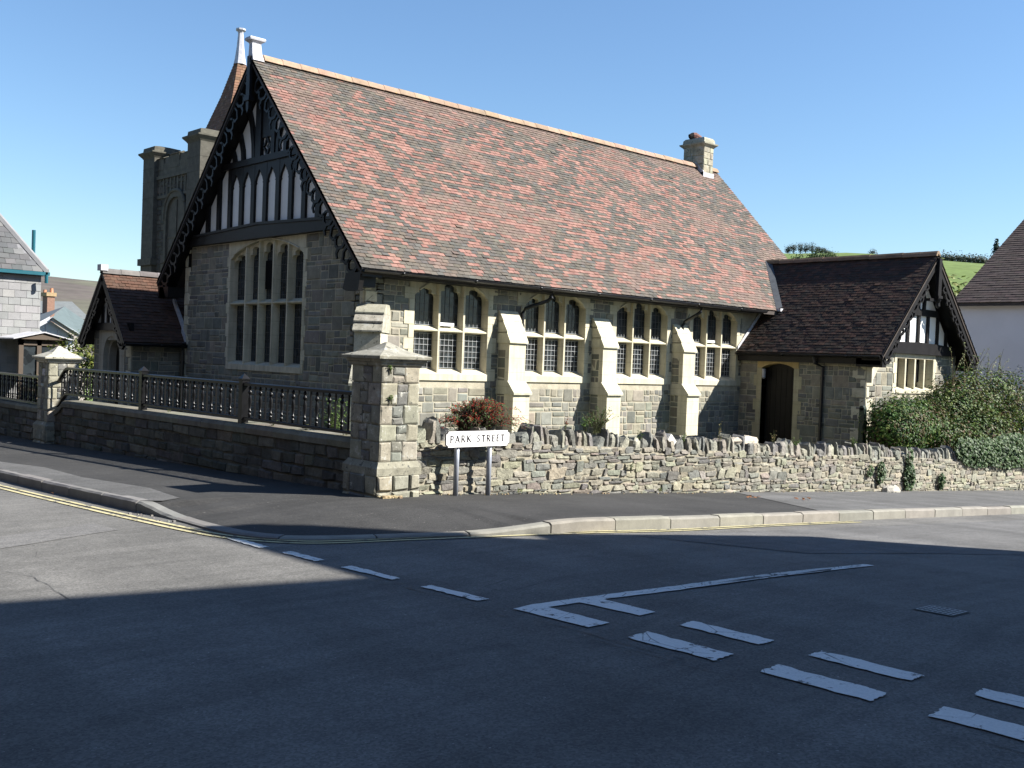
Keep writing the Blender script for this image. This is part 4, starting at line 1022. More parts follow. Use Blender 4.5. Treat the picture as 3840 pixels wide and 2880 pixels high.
low_wall('low dark stone wall under the long black railing, from the corner pier to the far pier', 10.78, 21.52, -1.062, -1.15, rampf)
low_wall('short far stretch of low dark stone wall at the left edge, beyond the far pier', 22.13, 33, -1.345, -1.42)

# ------------------------------------------------------------------ railings
def turned(b, x, y, z0, z1):
    h = z1 - z0; P = [(0, .019), (.05, .019), (.08, .026), (.11, .026), (.13, .016), (.17, .015), (.19, .025), (.22, .025), (.24, .014), (.40, .02), (.55, .027), (.66, .02), (.70, .013), (.72, .013), (.76, .031), (.80, .033), (.84, .022), (.86, .013), (.90, .027), (.94, .027), (.97, .014), (1, .014)]
    b.lathe(x, y, [(r, z0 + h * t) for t, r in P], n=10)
def railing(label, y0, y1, zr0, zr1, hh, posts, ramp=None, grp=None):
    o = thing('railing', label, 'railing', (7.36, (y0 + y1) / 2, zr0 - hh)); X = 7.36; st = .3022
    zr = lambda y: lerp(zr0, zr1, (y - y0) / (y1 - y0)) - (ramp(y) if ramp else 0)
    cuts = [y0] + [p for p in posts] + [y1]
    hb = MB(); bb = MB()
    ys = [y0, y1] if not ramp else [y0, 20.9, 21.0, 21.1, 21.2, 21.3, 21.4, 21.5, y1]
    for m, w, dz, t in ((hb, .042, 0, .05), (bb, .035, -hh, .042)):
        m.loft([[(X - w, y, zr(y) + dz - t), (X - w, y, zr(y) + dz - .012), (X - w * .6, y, zr(y) + dz), (X + w * .6, y, zr(y) + dz), (X + w, y, zr(y) + dz - .012), (X + w, y, zr(y) + dz - t)] for y in ys])
    hb.build('handrail', MT['iron'], o); bb.build('bottom_rail', MT['iron'], o)
    for p in posts:
        b = MB(); zp = zr(p); b.box(X - .055, X + .055, p - .055, p + .055, zp - hh - .14, zp + .03); b.loft([sq(X, p, .055, .055, zp + .03), sq(X, p, .066, .066, zp + .035), sq(X, p, .066, .066, zp + .05), sq(X, p, .003, .003, zp + .125)]); b.box(X + .05, X + .28, p - .025, p + .025, zp - hh - .06, zp - hh - .02); b.build('post', MT['iron'], o)
    y = y0 + .16
    k = 0
    while y < y1 - .08:
        if all(abs(y - p) > .09 for p in posts):
            z = zr(y); top = -.05; bot = -hh
            if k % 2 == 0:
                m = MB(); turned(m, X, y, z - hh, z - .048); m.build('baluster', MT['iron'], o, True)
            else:
                m = MB(); m.box(X - .011, X + .011, y - .011, y + .011, z - hh, z - .048); m.build('bar', MT['iron'], o)
        y += st / 2; k += 1
    return o
r1 = lambda y: .37 * sm((y - 21.02) / .75)
railing('long black iron railing with turned balusters between the corner pier and the far pier', 10.78, 21.53, -.478, -.488, .505, [13.85, 17.42], r1)
railing('short black iron railing at the left edge, lower, beyond the far pier', 22.13, 31, -.725, -.735, .555, [27.0])

# ------------------------------------------------------------------ rubble wall along the right hand street
rw = thing('rubble_wall', 'grey rubble stone wall with upright coping stones along the right hand pavement', 'wall', (16, 10.5, -2.2))
RY = 10.33; ztop = lambda x: -1.03 - .0535 * (x - 7.4); XR = 44
b = MB(); n = 60; xs = [lerp(7.7, XR, k / n) for k in range(n + 1)]
for k in range(n):
    a, e = xs[k], xs[k + 1]
    for Y in (RY + .03, RY + .42): b.face([(a, Y, gz(a, 10.3) - .4), (e, Y, gz(e, 10.3) - .4), (e, Y, ztop(e)), (a, Y, ztop(a))], (.27, .245, .19))
    b.face([(a, RY + .03, ztop(a)), (e, RY + .03, ztop(e)), (e, RY + .42, ztop(e)), (a, RY + .42, ztop(a))], (.22, .2, .16))
PALR = [(.15, .148, .135), (.18, .174, .15), (.20, .19, .152), (.12, .118, .11), (.235, .216, .165), (.155, .15, .132), (.185, .165, .135), (.245, .228, .18)]
def rub(b, cx, cz, wd, h, c, pr):
    sk = rnd.uniform(-.35, .35) * h; tx, tz = rnd.uniform(-.02, .02), rnd.uniform(-.016, .016)
    C4 = [(-.5, -.5), (.5, -.5), (.5, .5), (-.5, .5)]
    C4 = [((x + rnd.uniform(-.10, .10)) * wd + y * sk, (y + rnd.uniform(-.14, .14)) * h) for x, y in C4]
    pts = []
    for k in range(4):                                       # chop the corners a little and break the long edges
        p, q = C4[k], C4[(k + 1) % 4]; a, e = rnd.uniform(.04, .22), rnd.uniform(.78, .96)
        pts.append((lerp(p[0], q[0], a), lerp(p[1], q[1], a)))
        if k % 2 == 0 and wd > .16: t = rnd.uniform(.35, .65); pts.append((lerp(p[0], q[0], t), lerp(p[1], q[1], t) + rnd.uniform(-.09, .09) * h))
        pts.append((lerp(p[0], q[0], e), lerp(p[1], q[1], e)))
    m = len(pts); k1 = 1 - .016 / max(.03, wd) ; k2 = 1 - .012 / max(.02, h)
    ring = [(cx + x, RY + .032, cz + z) for x, z in pts]
    inner = [(cx + x * k1 * .95, RY + .03 - pr * rnd.uniform(.75, 1.1) - tx * x / wd - tz * z / h, cz + z * k2 * .9) for x, z in pts]
    ctr = (cx + rnd.uniform(-.2, .2) * wd, RY + .03 - pr * rnd.uniform(.9, 1.2), cz + rnd.uniform(-.2, .2) * h)
    b.mesh(ring + inner + [ctr], [(k, (k + 1) % m, m + (k + 1) % m, m + k) for k in range(m)] + [(m + k, m + (k + 1) % m, 2 * m) for k in range(m)], c)
x = 7.74
zrow = 0
rowb = [0]
while rowb[-1] < 1.3: rowb.append(rowb[-1] + rnd.uniform(.035, .10))
for r0, r1_ in zip(rowb, rowb[1:]):
    x = 7.72 + rnd.uniform(0, .1)
    while x < XR:
        wd = rnd.uniform(.09, .36) * (1 if x < 24 else 1.5); h = (r1_ - r0)
        tall = rnd.random() < .13
        cx = x + wd / 2; zz_ = ztop(cx) - (r0 + r1_) / 2 + .018 * math.sin(cx * 2.1 + r0 * 9) + rnd.uniform(-.012, .012) - .01
        if zz_ > gz(cx, 10.3) - .06:
            c = rnd.choice(PALR)
            if cx > 13: c = mixc(c, (.245, .23, .175), min(.55, (cx - 12) * .06))
            rub(b, cx, zz_, wd * .96, h * (1.7 if tall else .96), vary(c, .2), rnd.uniform(.012, .03) * (1.3 if tall else 1))
        x += wd + rnd.uniform(-.01, .012)
wl_ = b.build('wall', MT['rubble'], rw)
def coping_stone(b, x, wd, h, dep, lean):
    z0 = ztop(x) - .03; c = vary(rnd.choice([(.17, .168, .15), (.21, .20, .165), (.14, .138, .128), (.24, .228, .185), (.19, .175, .15)]), .18)
    y0 = RY + .02 + rnd.uniform(-.04, .03); rings = []; nl = 5; slp = rnd.uniform(-.7, 1.1)
    for i in range(nl):
        t = i / (nl - 1); k = 1 - (.10 + .34 * max(0, t - .8) / .2 * rnd.uniform(.1, 1)) * t; m = 10; rg_ = []
        for q in range(m):
            a = 2 * math.pi * q / m; ca, sa = math.cos(a), math.sin(a)
            px = math.copysign(abs(ca) ** .36, ca) * wd / 2 * k * rnd.uniform(.84, 1.06); py = math.copysign(abs(sa) ** .4, sa) * dep / 2 * k * rnd.uniform(.9, 1.04)
            rg_.append((x + px + lean * t * h, y0 + dep / 2 + py, z0 + h * t + rnd.uniform(-.016, .016) * t + px * slp * t))
        rings.append(rg_)
    b.loft(rings, c)
x = 7.86; cnt = 0; rest = MB()
while x < 36:
    tall = rnd.random() < .5; wd = rnd.uniform(.055, .12) if tall else rnd.uniform(.08, .25); h = rnd.uniform(.2, .295) if tall else rnd.uniform(.13, .22)
    if 8.45 < x < 9.35: h *= .85
    dep = rnd.uniform(.24, .36)
    m = rest if cnt >= 100 else MB()
    coping_stone(m, x + wd / 2, wd, h, dep, rnd.uniform(-.22, .22))
    if m is not rest: m.build('coping_stone', MT['rubble'], rw)
    cnt += 1; x += wd + rnd.uniform(-.005, .03)
o = rest.build('coping_stones', MT['rubble'], rw); o['kind'] = 'stuff'

# ------------------------------------------------------------------ street sign
sg = thing('street_sign', 'white street nameplate reading PARK STREET on two grey posts before the rubble wall', 'street sign', (8.71, 10.15, -1.83))
SX0, SX1, SZ0, SZ1, SY = 8.168, 9.25, -1.148, -.930, 10.118
def plate(x0, x1, z0, z1, k):
    P = []
    for cx, cz, s in ((x0, z0, (1, 1)), (x1, z0, (-1, 1)), (x1, z1, (-1, -1)), (x0, z1, (1, -1))):
        arc = [(cx + s[0] * k * math.cos(a), cz + s[1] * k * math.sin(a)) for a in [q * math.pi / 8 for q in range(5)]]   # from x side to z side, concave corner
        if s in ((1, 1), (-1, -1)): arc = arc[::-1]
        P += arc
    return P
fs_ = fy(SY)
b = MB(); b.prism(plate(SX0, SX1, SZ0, SZ1, .034), fs_, -.012, 0); b.build('border', MT['signblack'], sg)
b = MB(); b.prism(plate(SX0 + .009, SX1 - .009, SZ0 + .009, SZ1 - .009, .034), fs_, -.006, .004)
for x in (8.225, 8.55, 8.87, 9.195):
    for z in (SZ0 + .024, SZ1 - .024): b.lathe(x, SY - .004, [(0.005, z - .004), (.005, z + .004)], (.5, .5, .5), 6)
b.build('plate', MT['white'], sg)
# letters: thick / thin strokes with small serifs, unit height
def stroke(b, pts, w, ox, oz, s): ribb(b, fs_, [(ox + x * s, oz + y * s) for x, y in pts], w * s, .0035, .0075)
def arcp(cx, cy, rx, ry, a0, a1, n=10): return [(cx + rx * math.cos(R(lerp(a0, a1, k / n))), cy + ry * math.sin(R(lerp(a0, a1, k / n)))) for k in range(n + 1)]
TK, TN = .185, .13
def serif(x, y, w=.2): return ([(x - w / 2, y), (x + w / 2, y)], .055)
GL = {
 'P': (.62, [([(.12, 0), (.12, 1)], TK), ([(.1, .96), (.30, .96)] + arcp(.32, .71, .24, .25, 90, -90) + [(.12, .46)], TN), serif(.12, .03, .3), serif(.07, .97, .16)]),
 'A': (.86, [([(.08, 0), (.43, 1.0)], TN), ([(.40, 1.0), (.78, 0)], TK), ([(.2, .33), (.64, .33)], .085), serif(.08, .03, .2), serif(.79, .03, .22)]),
 'R': (.78, [([(.12, 0), (.12, 1)], TK), ([(.1, .96), (.32, .96)] + arcp(.33, .735, .21, .225, 90, -90) + [(.12, .51)], TN), ([(.32, .52), (.72, .0)], TK * .95), serif(.12, .03, .28), serif(.07, .97, .16)]),
 'K': (.82, [([(.12, 0), (.12, 1)], TK), ([(.14, .44), (.64, 1.0)], TN), ([(.27, .60), (.74, 0)], TK * .95), serif(.12, .03, .26), serif(.12, .97, .26), serif(.64, .97, .2)]),
 'S': (.60, [(arcp(.30, .745, .19, .215, 25, 250, 12) + arcp(.28, .26, .23, .235, 68, -155, 14), .115), serif(.47, .86, .06), serif(.08, .13, .06)]),
 'T': (.70, [([(.36, 0), (.36, .97)], TK), ([(.04, .95), (.68, .95)], TN), serif(.36, .03, .3), ([(.055, .80), (.055, .97)], .07), ([(.665, .80), (.665, .97)], .07)]),
 'E': (.60, [([(.12, 0), (.12, 1)], TK), ([(.08, .955), (.54, .955)], TN), ([(.1, .52), (.45, .52)], TN * .9), ([(.08, .045), (.56, .045)], TN), ([(.53, .82), (.53, .97)], .06), ([(.56, .03), (.56, .18)], .06)])}
hgt = .089; total = sum(GL[c][0] + .27 for c in 'PARKSTREET') - .27 + .80
x = (SX0 + SX1) / 2 - total * hgt / 2 - .012
for c in 'PARK STREET':
    if c == ' ': x += .80 * hgt; continue
    wd, st = GL[c]; b = MB()
    for pts, w_ in st: stroke(b, pts, w_, x, (SZ0 + SZ1) / 2 - hgt / 2 + .004, hgt)
    b.build('letter', MT['signblack'], sg)
    x += (wd + .27) * hgt
for px in (8.40, 8.95):
    b = MB(); b.tube([(px, 10.17, gz(px, 10.2) - .05), (px, 10.17, SZ1 - .03)], .034, n=16); b.build('post', MT['post'], sg, True)
# ================================================================== vegetation
def leaf(b, p, n, s, c, asp=.5, bend=.25):
    n = n.normalized(); t = n.cross(Vector((rnd.uniform(-1, 1), rnd.uniform(-1, 1), rnd.uniform(-1, 1))))
    if t.length < .01: return
    t.normalize(); q = n.cross(t); L = s * rnd.uniform(.7, 1.3); W = L * asp
    a = p - t * L * .5; e = p + t * L * .5 - n * L * bend * .5; m1 = p + q * W * .5 - n * L * bend * .1; m2 = p - q * W * .5 - n * L * bend * .1; k = p + t * L * .12 + n * L * .04
    b.mesh([a, m1, e, m2, k], [(0, 1, 4), (1, 2, 4), (2, 3, 4), (3, 0, 4)], c)
def clump(b, c, r, n, s, cols, shell=.55, up=.35, asp=.5, sub=10, flat=(1, 1, 1)):
    """leaves gathered in twig tufts through an ellipsoid"""
    c = Vector(c); r = Vector(r)
    for i in range(max(1, n // sub)):
        d = Vector((rnd.gauss(0, 1), rnd.gauss(0, 1), rnd.gauss(0, 1))).normalized()
        k = lerp(shell, 1, rnd.random() ** .6) * (1 + .22 * nz(d.x * 2 + c.x, d.y * 2 + c.y, d.z * 2 + c.z))
        q = c + Vector((d.x * r.x, d.y * r.y, d.z * r.z)) * k
        base = rnd.choice(cols)
        for j in range(sub):
            o = Vector((rnd.gauss(0, 1), rnd.gauss(0, 1), rnd.gauss(0, 1))) * s * 1.15
            leaf(b, q + o, d * .7 + Vector((0, 0, up)) + o.normalized() * .6, s, vary(base, .28), asp)
def stems(b, foot, c, r, n, th=.02):
    for i in range(n):
        d = Vector((rnd.uniform(-1, 1), rnd.uniform(-1, 1), rnd.uniform(-.2, 1))); e = Vector(c) + Vector((d.x * r[0], d.y * r[1], d.z * r[2])) * .75
        f0 = Vector(foot) + Vector((rnd.uniform(-.1, .1), rnd.uniform(-.1, .1), 0)); m = f0.lerp(e, .5) + Vector((rnd.uniform(-.1, .1), rnd.uniform(-.1, .1), .12))
        b.tube([f0, m, e], [th, th * .7, th * .25], vary((.09, .07, .05), .3), 5)
def bush(name, label, cat, foot, clumps, s, cols, mat='leaf', nst=14, th=.02, asp=.5, sub=10, shell=.55, grp=None):
    o = thing(name, label, cat, foot, grp); b = MB()
    for c, r, n in clumps: clump(b, c, r, n, s, cols, shell=shell, asp=asp, sub=sub)
    b.build('foliage', MT[mat], o); t = MB()
    for c, r, n in clumps: stems(t, foot, c, r, max(2, nst // len(clumps)), th)
    t.build('stem', MT['bark'], o); return o
GD = [(.035, .06, .02), (.05, .08, .025), (.03, .05, .02), (.07, .10, .03)]
RH = [(.045, .095, .02), (.03, .07, .015), (.075, .13, .028), (.02, .045, .012), (.12, .155, .04), (.085, .065, .03)]
bush('rhododendron_bush', 'dark green glossy leaved rounded shrub in front of the vestry gable window', 'bush', (21.9, 11.6, -2.1),
     [((22.9, 11.6, -1.25), (1.0, .75, .62), 2800), ((22.15, 11.5, -1.25), (.62, .6, .54), 1400), ((23.7, 11.7, -1.2), (.9, .8, .62), 1900), ((22.4, 11.6, -.94), (.52, .6, .32), 800), ((23.0, 11.7, -.86), (.75, .6, .3), 900)], .10, RH, 'gloss_leaf', 26, .025, .42, shell=.3)
BR = [(.05, .09, .02), (.03, .062, .016), (.075, .11, .028), (.08, .085, .03), (.085, .06, .03), (.035, .06, .016), (.04, .08, .02), (.11, .15, .035)]
bush('bramble_thicket', 'tall tangled bramble and shrub mass rising to the white house at the right edge', 'bush', (26.5, 12.0, -2.3),
     [((26.2, 12.1, -.95), (.9, .8, .72), 2400), ((27.2, 12.2, -.75), (1.15, .9, .88), 3200), ((28.6, 12.3, -.58), (1.4, 1.0, .95), 3600), ((26.9, 11.4, -1.45), (2.2, .6, .62), 3200), ((30.4, 12.1, -.85), (1.6, .9, 1.0), 3000), ((24.6, 11.6, -1.45), (1.1, .6, .55), 1800), ((32, 12.5, -1.2), (1.8, 1.0, 1.5), 1800)], .085, BR, 'gloss_leaf', 40, .02, .6, shell=.3)
t = MB()
for k in range(16):
    x = rnd.uniform(26.2, 29.5); p0 = Vector((x, 12.0, -.25)); q = p0 + Vector((rnd.uniform(-.6, .6), rnd.uniform(-.4, .1), rnd.uniform(.7, 1.1)))
    t.tube([p0, p0.lerp(q, .5) + Vector((0, 0, .15)), q], [.008, .006, .003], (.14, .11, .06), 5)
    for i in range(9): leaf(t, p0.lerp(q, rnd.uniform(.3, 1)) + Vector((rnd.uniform(-.06, .06), 0, rnd.uniform(0, .08))), Vector((rnd.uniform(-1, 1), -1, 1)), .07, vary((.09, .11, .035), .3))
root = [o for o in COL.objects if o.name.startswith('bramble_thicket')][0]
t.build('shoot', MT['leaf'], root)
IV = [(.035, .07, .025), (.055, .095, .035), (.025, .05, .02), (.085, .125, .055)]
def ivy(label, spots, n, s, grp=None):
    c0 = spots[0][0]; o = thing('ivy', label, 'ivy', (c0[0], c0[1], c0[2] - .3), grp); b = MB()
    for (x, y, z), (rx, rz), n_ in spots:
        for i in range(n_):
            a = rnd.random() * 6.283; k = rnd.random() ** .5
            px, pz = x + rx * k * math.cos(a), z + rz * k * math.sin(a); py = y - rnd.uniform(.0, .13) * (1.1 - k)
            leaf(b, Vector((px, py, pz)), Vector((rnd.gauss(0, .45), -1, rnd.gauss(.45, .4))), s, vary(rnd.choice(IV), .3), .85, .15)
    b.build('foliage', MT['gloss_leaf'], o); t = MB()
    for (x, y, z), (rx, rz), n_ in spots:
        for k in range(3): t.tube([(x + rnd.uniform(-.3, .3) * rx, RY, z - rz * 1.1), (x + rnd.uniform(-.3, .3) * rx, RY - .03, z), (x + rnd.uniform(-.6, .6) * rx, RY - .02, z + rz * .8)], [.012, .008, .004], (.16, .13, .09), 5)
    t.build('stem', MT['bark'], o); return o
ivy('broad sheet of glossy ivy spilling over the rubble wall below the bramble thicket', [((24.2, 10.3, -1.75), (1.1, .34), 900), ((25.8, 10.28, -1.75), (1.5, .42), 1500), ((27.8, 10.28, -1.85), (1.7, .5), 1700), ((30.4, 10.28, -1.95), (2.0, .6), 1500), ((27.9, 10.27, -2.3), (.5, .35), 350), ((23.3, 10.3, -1.62), (.5, .26), 350)], 0, .085)
ivy('narrow upright tuft of ivy climbing the rubble wall near the fallen stone', [((20.75, 10.3, -2.15), (.22, .32), 330), ((20.7, 10.3, -1.75), (.12, .22), 90)], 0, .07)
ivy('small dark patch of ivy low on the rubble wall, left of the upright ivy tuft', [((19.55, 10.3, -2.0), (.15, .22), 150), ((19.1, 10.3, -1.93), (.09, .12), 50)], 0, .065)
ivy('tiny green creeper at the foot of the rubble wall, right of the upright ivy tuft', [((22.2, 10.3, -2.3), (.13, .18), 100)], 0, .07)
# cotoneaster over the wall behind the sign
cb = thing('cotoneaster_bush', 'low spreading cotoneaster full of red berries on the wall above the street sign', 'bush', (9.2, 10.7, -1.2))
b = MB(); be = MB(); t = MB()
for k in range(250):
    x0 = rnd.uniform(8.9, 9.35); a = Vector((x0, 10.62 + rnd.uniform(-.05, .2), -1.0)); dx = rnd.gauss(0, .31)
    dx = max(-.55, min(.55, dx)); e = a + Vector((dx, rnd.uniform(-.32, .1), .50 * (1 - (dx / .75) ** 2) * rnd.uniform(.35, 1.0) - .02)); m = a.lerp(e, .55) + Vector((0, 0, .10)); e2 = e + Vector((dx * .25 + rnd.uniform(-.04, .04), rnd.uniform(-.1, .0), -.07))
    t.tube([a, m, e, e2], [.006, .004, .003, .002], (.10, .07, .05), 4)
    for i in range(26):
        u = rnd.random(); p = (a.lerp(m, u * 2) if u < .5 else m.lerp(e, u * 2 - 1)) if u < .85 else e.lerp(e2, rnd.random())
        p = p + Vector((rnd.uniform(-.03, .03), rnd.uniform(-.03, .03), rnd.uniform(-.02, .03)))
        leaf(b, p, Vector((rnd.uniform(-.6, .6), rnd.uniform(-1, .2), 1)), .034, vary(rnd.choice([(.045, .085, .025), (.03, .06, .018), (.07, .11, .035), (.07, .03, .02)]), .3), .55)
    for i in range(7):
        u = rnd.uniform(.35, 1); p = m.lerp(e, u) + Vector((rnd.uniform(-.02, .02), rnd.uniform(-.035, .01), rnd.uniform(-.02, .025)))
        r = rnd.uniform(.006, .0095); be.mesh([p + Vector(v) * r for v in ((1, 0, 0), (-1, 0, 0), (0, 1, 0), (0, -1, 0), (0, 0, 1), (0, 0, -1))], [(0, 2, 4), (2, 1, 4), (1, 3, 4), (3, 0, 4), (2, 0, 5), (1, 2, 5), (3, 1, 5), (0, 3, 5)], vary((.42, .045, .03), .25))
b.build('foliage', MT['leaf'], cb); be.build('berries', MT['berry'], cb); t.build('stem', MT['bark'], cb)
# weeds on walls
def weed(label, p, r, n, s=.04, cols=((.07, .12, .03), (.10, .16, .04), (.05, .085, .025)), h=.2, cat='weed', name='weed', grp=None, asp=.4):
    o = thing(name, label, cat, p, grp); b = MB(); p = Vector(p)
    for k in range(max(3, n // 9)):
        e = p + Vector((rnd.gauss(0, r * .5), rnd.gauss(0, r * .35), h * rnd.uniform(.35, 1))); m = p.lerp(e, .5) + Vector((0, 0, .02))
        b.tube([p + Vector((rnd.uniform(-.3, .3) * r, 0, -.03)), m, e], [.004, .003, .0015], vary((.10, .11, .05), .2), 4)
        for i in range(9): leaf(b, m.lerp(e, rnd.uniform(-.3, 1.05)) + Vector((rnd.uniform(-1, 1), rnd.uniform(-1, 1), rnd.uniform(-1, 1))) * s * .5, Vector((rnd.uniform(-1, 1), rnd.uniform(-1, .3), 1)), s, vary(rnd.choice(cols), .3), asp)
    return tag(b.build('foliage', MT['leaf'], o), None) and o
weed('scrambling green shrub growing over the coping below the third buttress', (11.35, 10.5, -1.02), .34, 420, .035, h=.38, name='wall_shrub', cat='shrub', cols=((.05, .08, .025), (.08, .12, .035), (.10, .06, .03)))
weed('pale green weed on the coping just left of the scrambling shrub', (11.0, 10.42, -.98), .16, 110, .045, h=.18)
weed('small weed with a red leaf tip on the coping, nearest to the cotoneaster', (10.6, 10.42, -.95), .10, 45, .03, h=.14, cols=((.12, .12, .05), (.2, .05, .03)))
for i, (x, lab) in enumerate(((13.3, 'little weed on the coping under the fourth nave window'), (14.25, 'tall dry weed stalk on the coping just left of the vestry door'), (15.9, 'thin dry stalk on the coping just right of the vestry door'), (16.6, 'bright green leafy weed on the coping under the vestry downpipe'), (18.6, 'yellow green weed on the coping below the vestry wall corner'), (12.2, 'tiny green weed on the coping below the second downpipe'))):
    weed(lab, (x, 10.42, ztop(x) + .1), .10 if i != 3 else .16, (40, 30, 18, 110, 80, 40)[i], .04, h=(.2, .4, .42, .22, .3, .18)[i], cols=((.10, .15, .04), (.07, .11, .03)) if i in (0, 3, 4, 5) else ((.22, .17, .08), (.13, .13, .05)))
weed('fern tuft under the cap of the corner pier', (7.29, 10.12, -.20), .05, 45, .03, h=.07, name='fern_tuft', cat='fern')
weed('fern tuft halfway up the lit face of the corner pier', (7.31, 10.12, -.56), .05, 45, .03, h=.08, name='fern_tuft', cat='fern')
weed('leafy plant behind the railing next to the corner pier', (7.75, 12.1, -1.15), .3, 380, .05, h=.55, name='garden_shrub', cat='shrub')
for y, lab in ((13.1, 'small weed on the low wall coping, nearest the second railing post'), (12.2, 'small weed on the low wall coping, in the middle between pier and second railing post'), (11.25, 'small weed on the low wall coping, nearest the corner pier'), (16.5, 'small weed on the low wall coping near the first railing post')):
    weed(lab, (7.42, y, -1.06), .12, 60, .03, h=.07, cols=((.12, .18, .04), (.2, .18, .08)))
weed('yellow green weeds on the far low wall coping at the left edge', (7.45, 22.6, -1.36), .3, 120, .05, h=.14, cols=((.16, .2, .04), (.1, .14, .04)))
o = weed('garden plant with pink flowers behind the far railing at the left edge', (7.9, 23.6, -1.25), .16, 130, .06, h=.5, name='flowering_plant', cat='plant', cols=((.03, .09, .03), (.05, .12, .04)))
b = MB()
for k in range(5):
    p = Vector((7.85 + rnd.uniform(-.1, .1), 23.6 + rnd.uniform(-.12, .12), -.95 + rnd.uniform(-.15, .2)))
    for i in range(6): leaf(b, p + Vector((rnd.uniform(-.02, .02), rnd.uniform(-.02, .02), rnd.uniform(-.02, .02))), Vector((rnd.uniform(-1, 1), -1, rnd.uniform(-1, 1))), .05, (.6, .06, .2), .8)
b.build('flower', MT['leaf'], o)

for x, lab in ((9.6, 'small weed at the foot of the rubble wall, just right of the street sign'), (12.6, 'small weed at the foot of the rubble wall below the scrambling shrub'), (16.2, 'small weed at the foot of the rubble wall below the vestry door')):
    weed(lab, (x, 10.27, pv(x, 10.27)), .08, 36, .03, h=.09, cols=((.10, .14, .04), (.16, .14, .06)))
weed('green tuft in the joint of the rubble wall below the scrambling shrub', (11.9, 10.28, -1.62), .06, 40, .035, h=.12)
# ------------------------------------------------------------------ loose things
def rock(name, label, p, r, c, cat='stone', rot=0):
    b = MB(); rings = []; m = 9
    for t, k in ((0, .9), (.35, 1), (.75, .8), (1, .38)):
        rings.append([(p[0] + (r[0] * k * math.cos(2 * math.pi * q / m) * rnd.uniform(.8, 1.1)), p[1] + r[1] * k * math.sin(2 * math.pi * q / m) * rnd.uniform(.8, 1.1), p[2] + r[2] * t * rnd.uniform(.85, 1.1) + rot * math.cos(2 * math.pi * q / m) * r[0]) for q in range(m)])
    b.loft(rings, c); return tag(b.build(name, MT['rubble']), label, cat)
rock('fallen_stone', 'fallen grey stone lying on the pavement against the rubble wall', (19.55, 10.08, gz(19.55, 10.1) - .02), (.30, .16, .17), (.34, .32, .28))
rock('loose_stone', 'loose flat pale slab lying on top of the coping in front of the vestry door', (15.15, 10.55, -1.30), (.42, .2, .13), (.42, .37, .30))
b = MB(); b.loft([[(12.93 + dx + t * .19, 10.45 + dy, -1.13 - t * .17 + dz) for dx, dy, dz in ((-.05, -.06, -.04), (-.05, .06, -.04), (.04, .06, .045), (.04, -.06, .045))] for t in (0, .5, 1)], (.52, .50, .46)); tag(b.build('loose_stone', MT['rubble']), 'loose pale oblong stone leaning on the coping left of the fourth buttress', 'stone')
for lab, x, y in (('brown dead leaf on the road beside the left kerb', 4.52, 13.35), ('brown dead leaves on the right hand pavement, nearer the wall', 13.7, 9.35), ('brown dead leaf on the right hand pavement, nearer the kerb', 14.6, 9.0)):
    b = MB(); zf = road if y > 12 else pv
    for k in range(1 if y > 12 else 5): leaf(b, Vector((x + rnd.uniform(-.15, .15) * (y < 12), y + rnd.uniform(-.1, .1) * (y < 12), zf(x, y) + .03)), Vector((rnd.uniform(-.4, .4), rnd.uniform(-.4, .4), 1)), .09, vary((.20, .09, .04), .2), .6)
    tag(b.build('dead_leaf', MT['leaf']), lab, 'leaf')
# stone crumbs in the gutter and at the pier foot
b = MB()
for k in range(230):
    if k >= 50: x = rnd.uniform(7.8, 26); y = 10.27 - abs(rnd.gauss(0, .05)); z = 0; r = rnd.uniform(.004, .014)
    elif k < 14: x, y, z, r = rnd.uniform(4.55, 4.7), rnd.uniform(10.2, 11.3), 0, rnd.uniform(.008, .022)
    else: x, y, z, r = rnd.uniform(7.15, 7.45), rnd.uniform(9.98, 10.12), 0, rnd.uniform(.008, .028)
    z = (road if k < 14 else pv)(x, y); V = [(x + r * rnd.uniform(.6, 1) * sx, y + r * rnd.uniform(.6, 1) * sy, z + h) for h in (0, r * rnd.uniform(.7, 1.3)) for sx, sy in ((-1, -1), (1, -1), (1, 1), (-1, 1))]
    b.mesh(V, [(4, 5, 6, 7), (0, 1, 5, 4), (1, 2, 6, 5), (2, 3, 7, 6), (3, 0, 4, 7)], vary((.32, .25, .15) if k >= 14 else (.2, .195, .18), .25))
tag(b.build('stone_crumbs', MT['rubble']), kind='stuff')
# iron drain cover
dc = thing('drain_cover', 'cast iron drain grating set in the shaded road on the right', 'drain cover', (7.03, 3.21, road(7.03, 3.21)))
b = MB(); x0, x1, y0, y1 = 6.92, 7.15, 3.09, 3.34; zz_ = lambda x, y: road(x, y) + .007
for k in range(6):
    x = lerp(x0, x1, k / 5); b.face([(x - .007, y0, zz_(x, y0)), (x + .007, y0, zz_(x, y0)), (x + .007, y1, zz_(x, y1)), (x - .007, y1, zz_(x, y1))], (.30, .29, .28))
for k in range(8):
    y = lerp(y0, y1, k / 7); b.face([(x0, y - .006, zz_(x0, y) + .001), (x1, y - .006, zz_(x1, y) + .001), (x1, y + .006, zz_(x1, y) + .001), (x0, y + .006, zz_(x0, y) + .001)], (.30, .29, .28))
b.build('grating', MT['iron_cover'], dc)
b = MB(); b.face([(x, y, road(x, y) + .004) for x, y in ((x0 - .02, y0 - .02), (x1 + .02, y0 - .02), (x1 + .02, y1 + .02), (x0 - .02, y1 + .02))], (.015, .015, .015)); b.build('frame', MT['iron_cover'], dc)
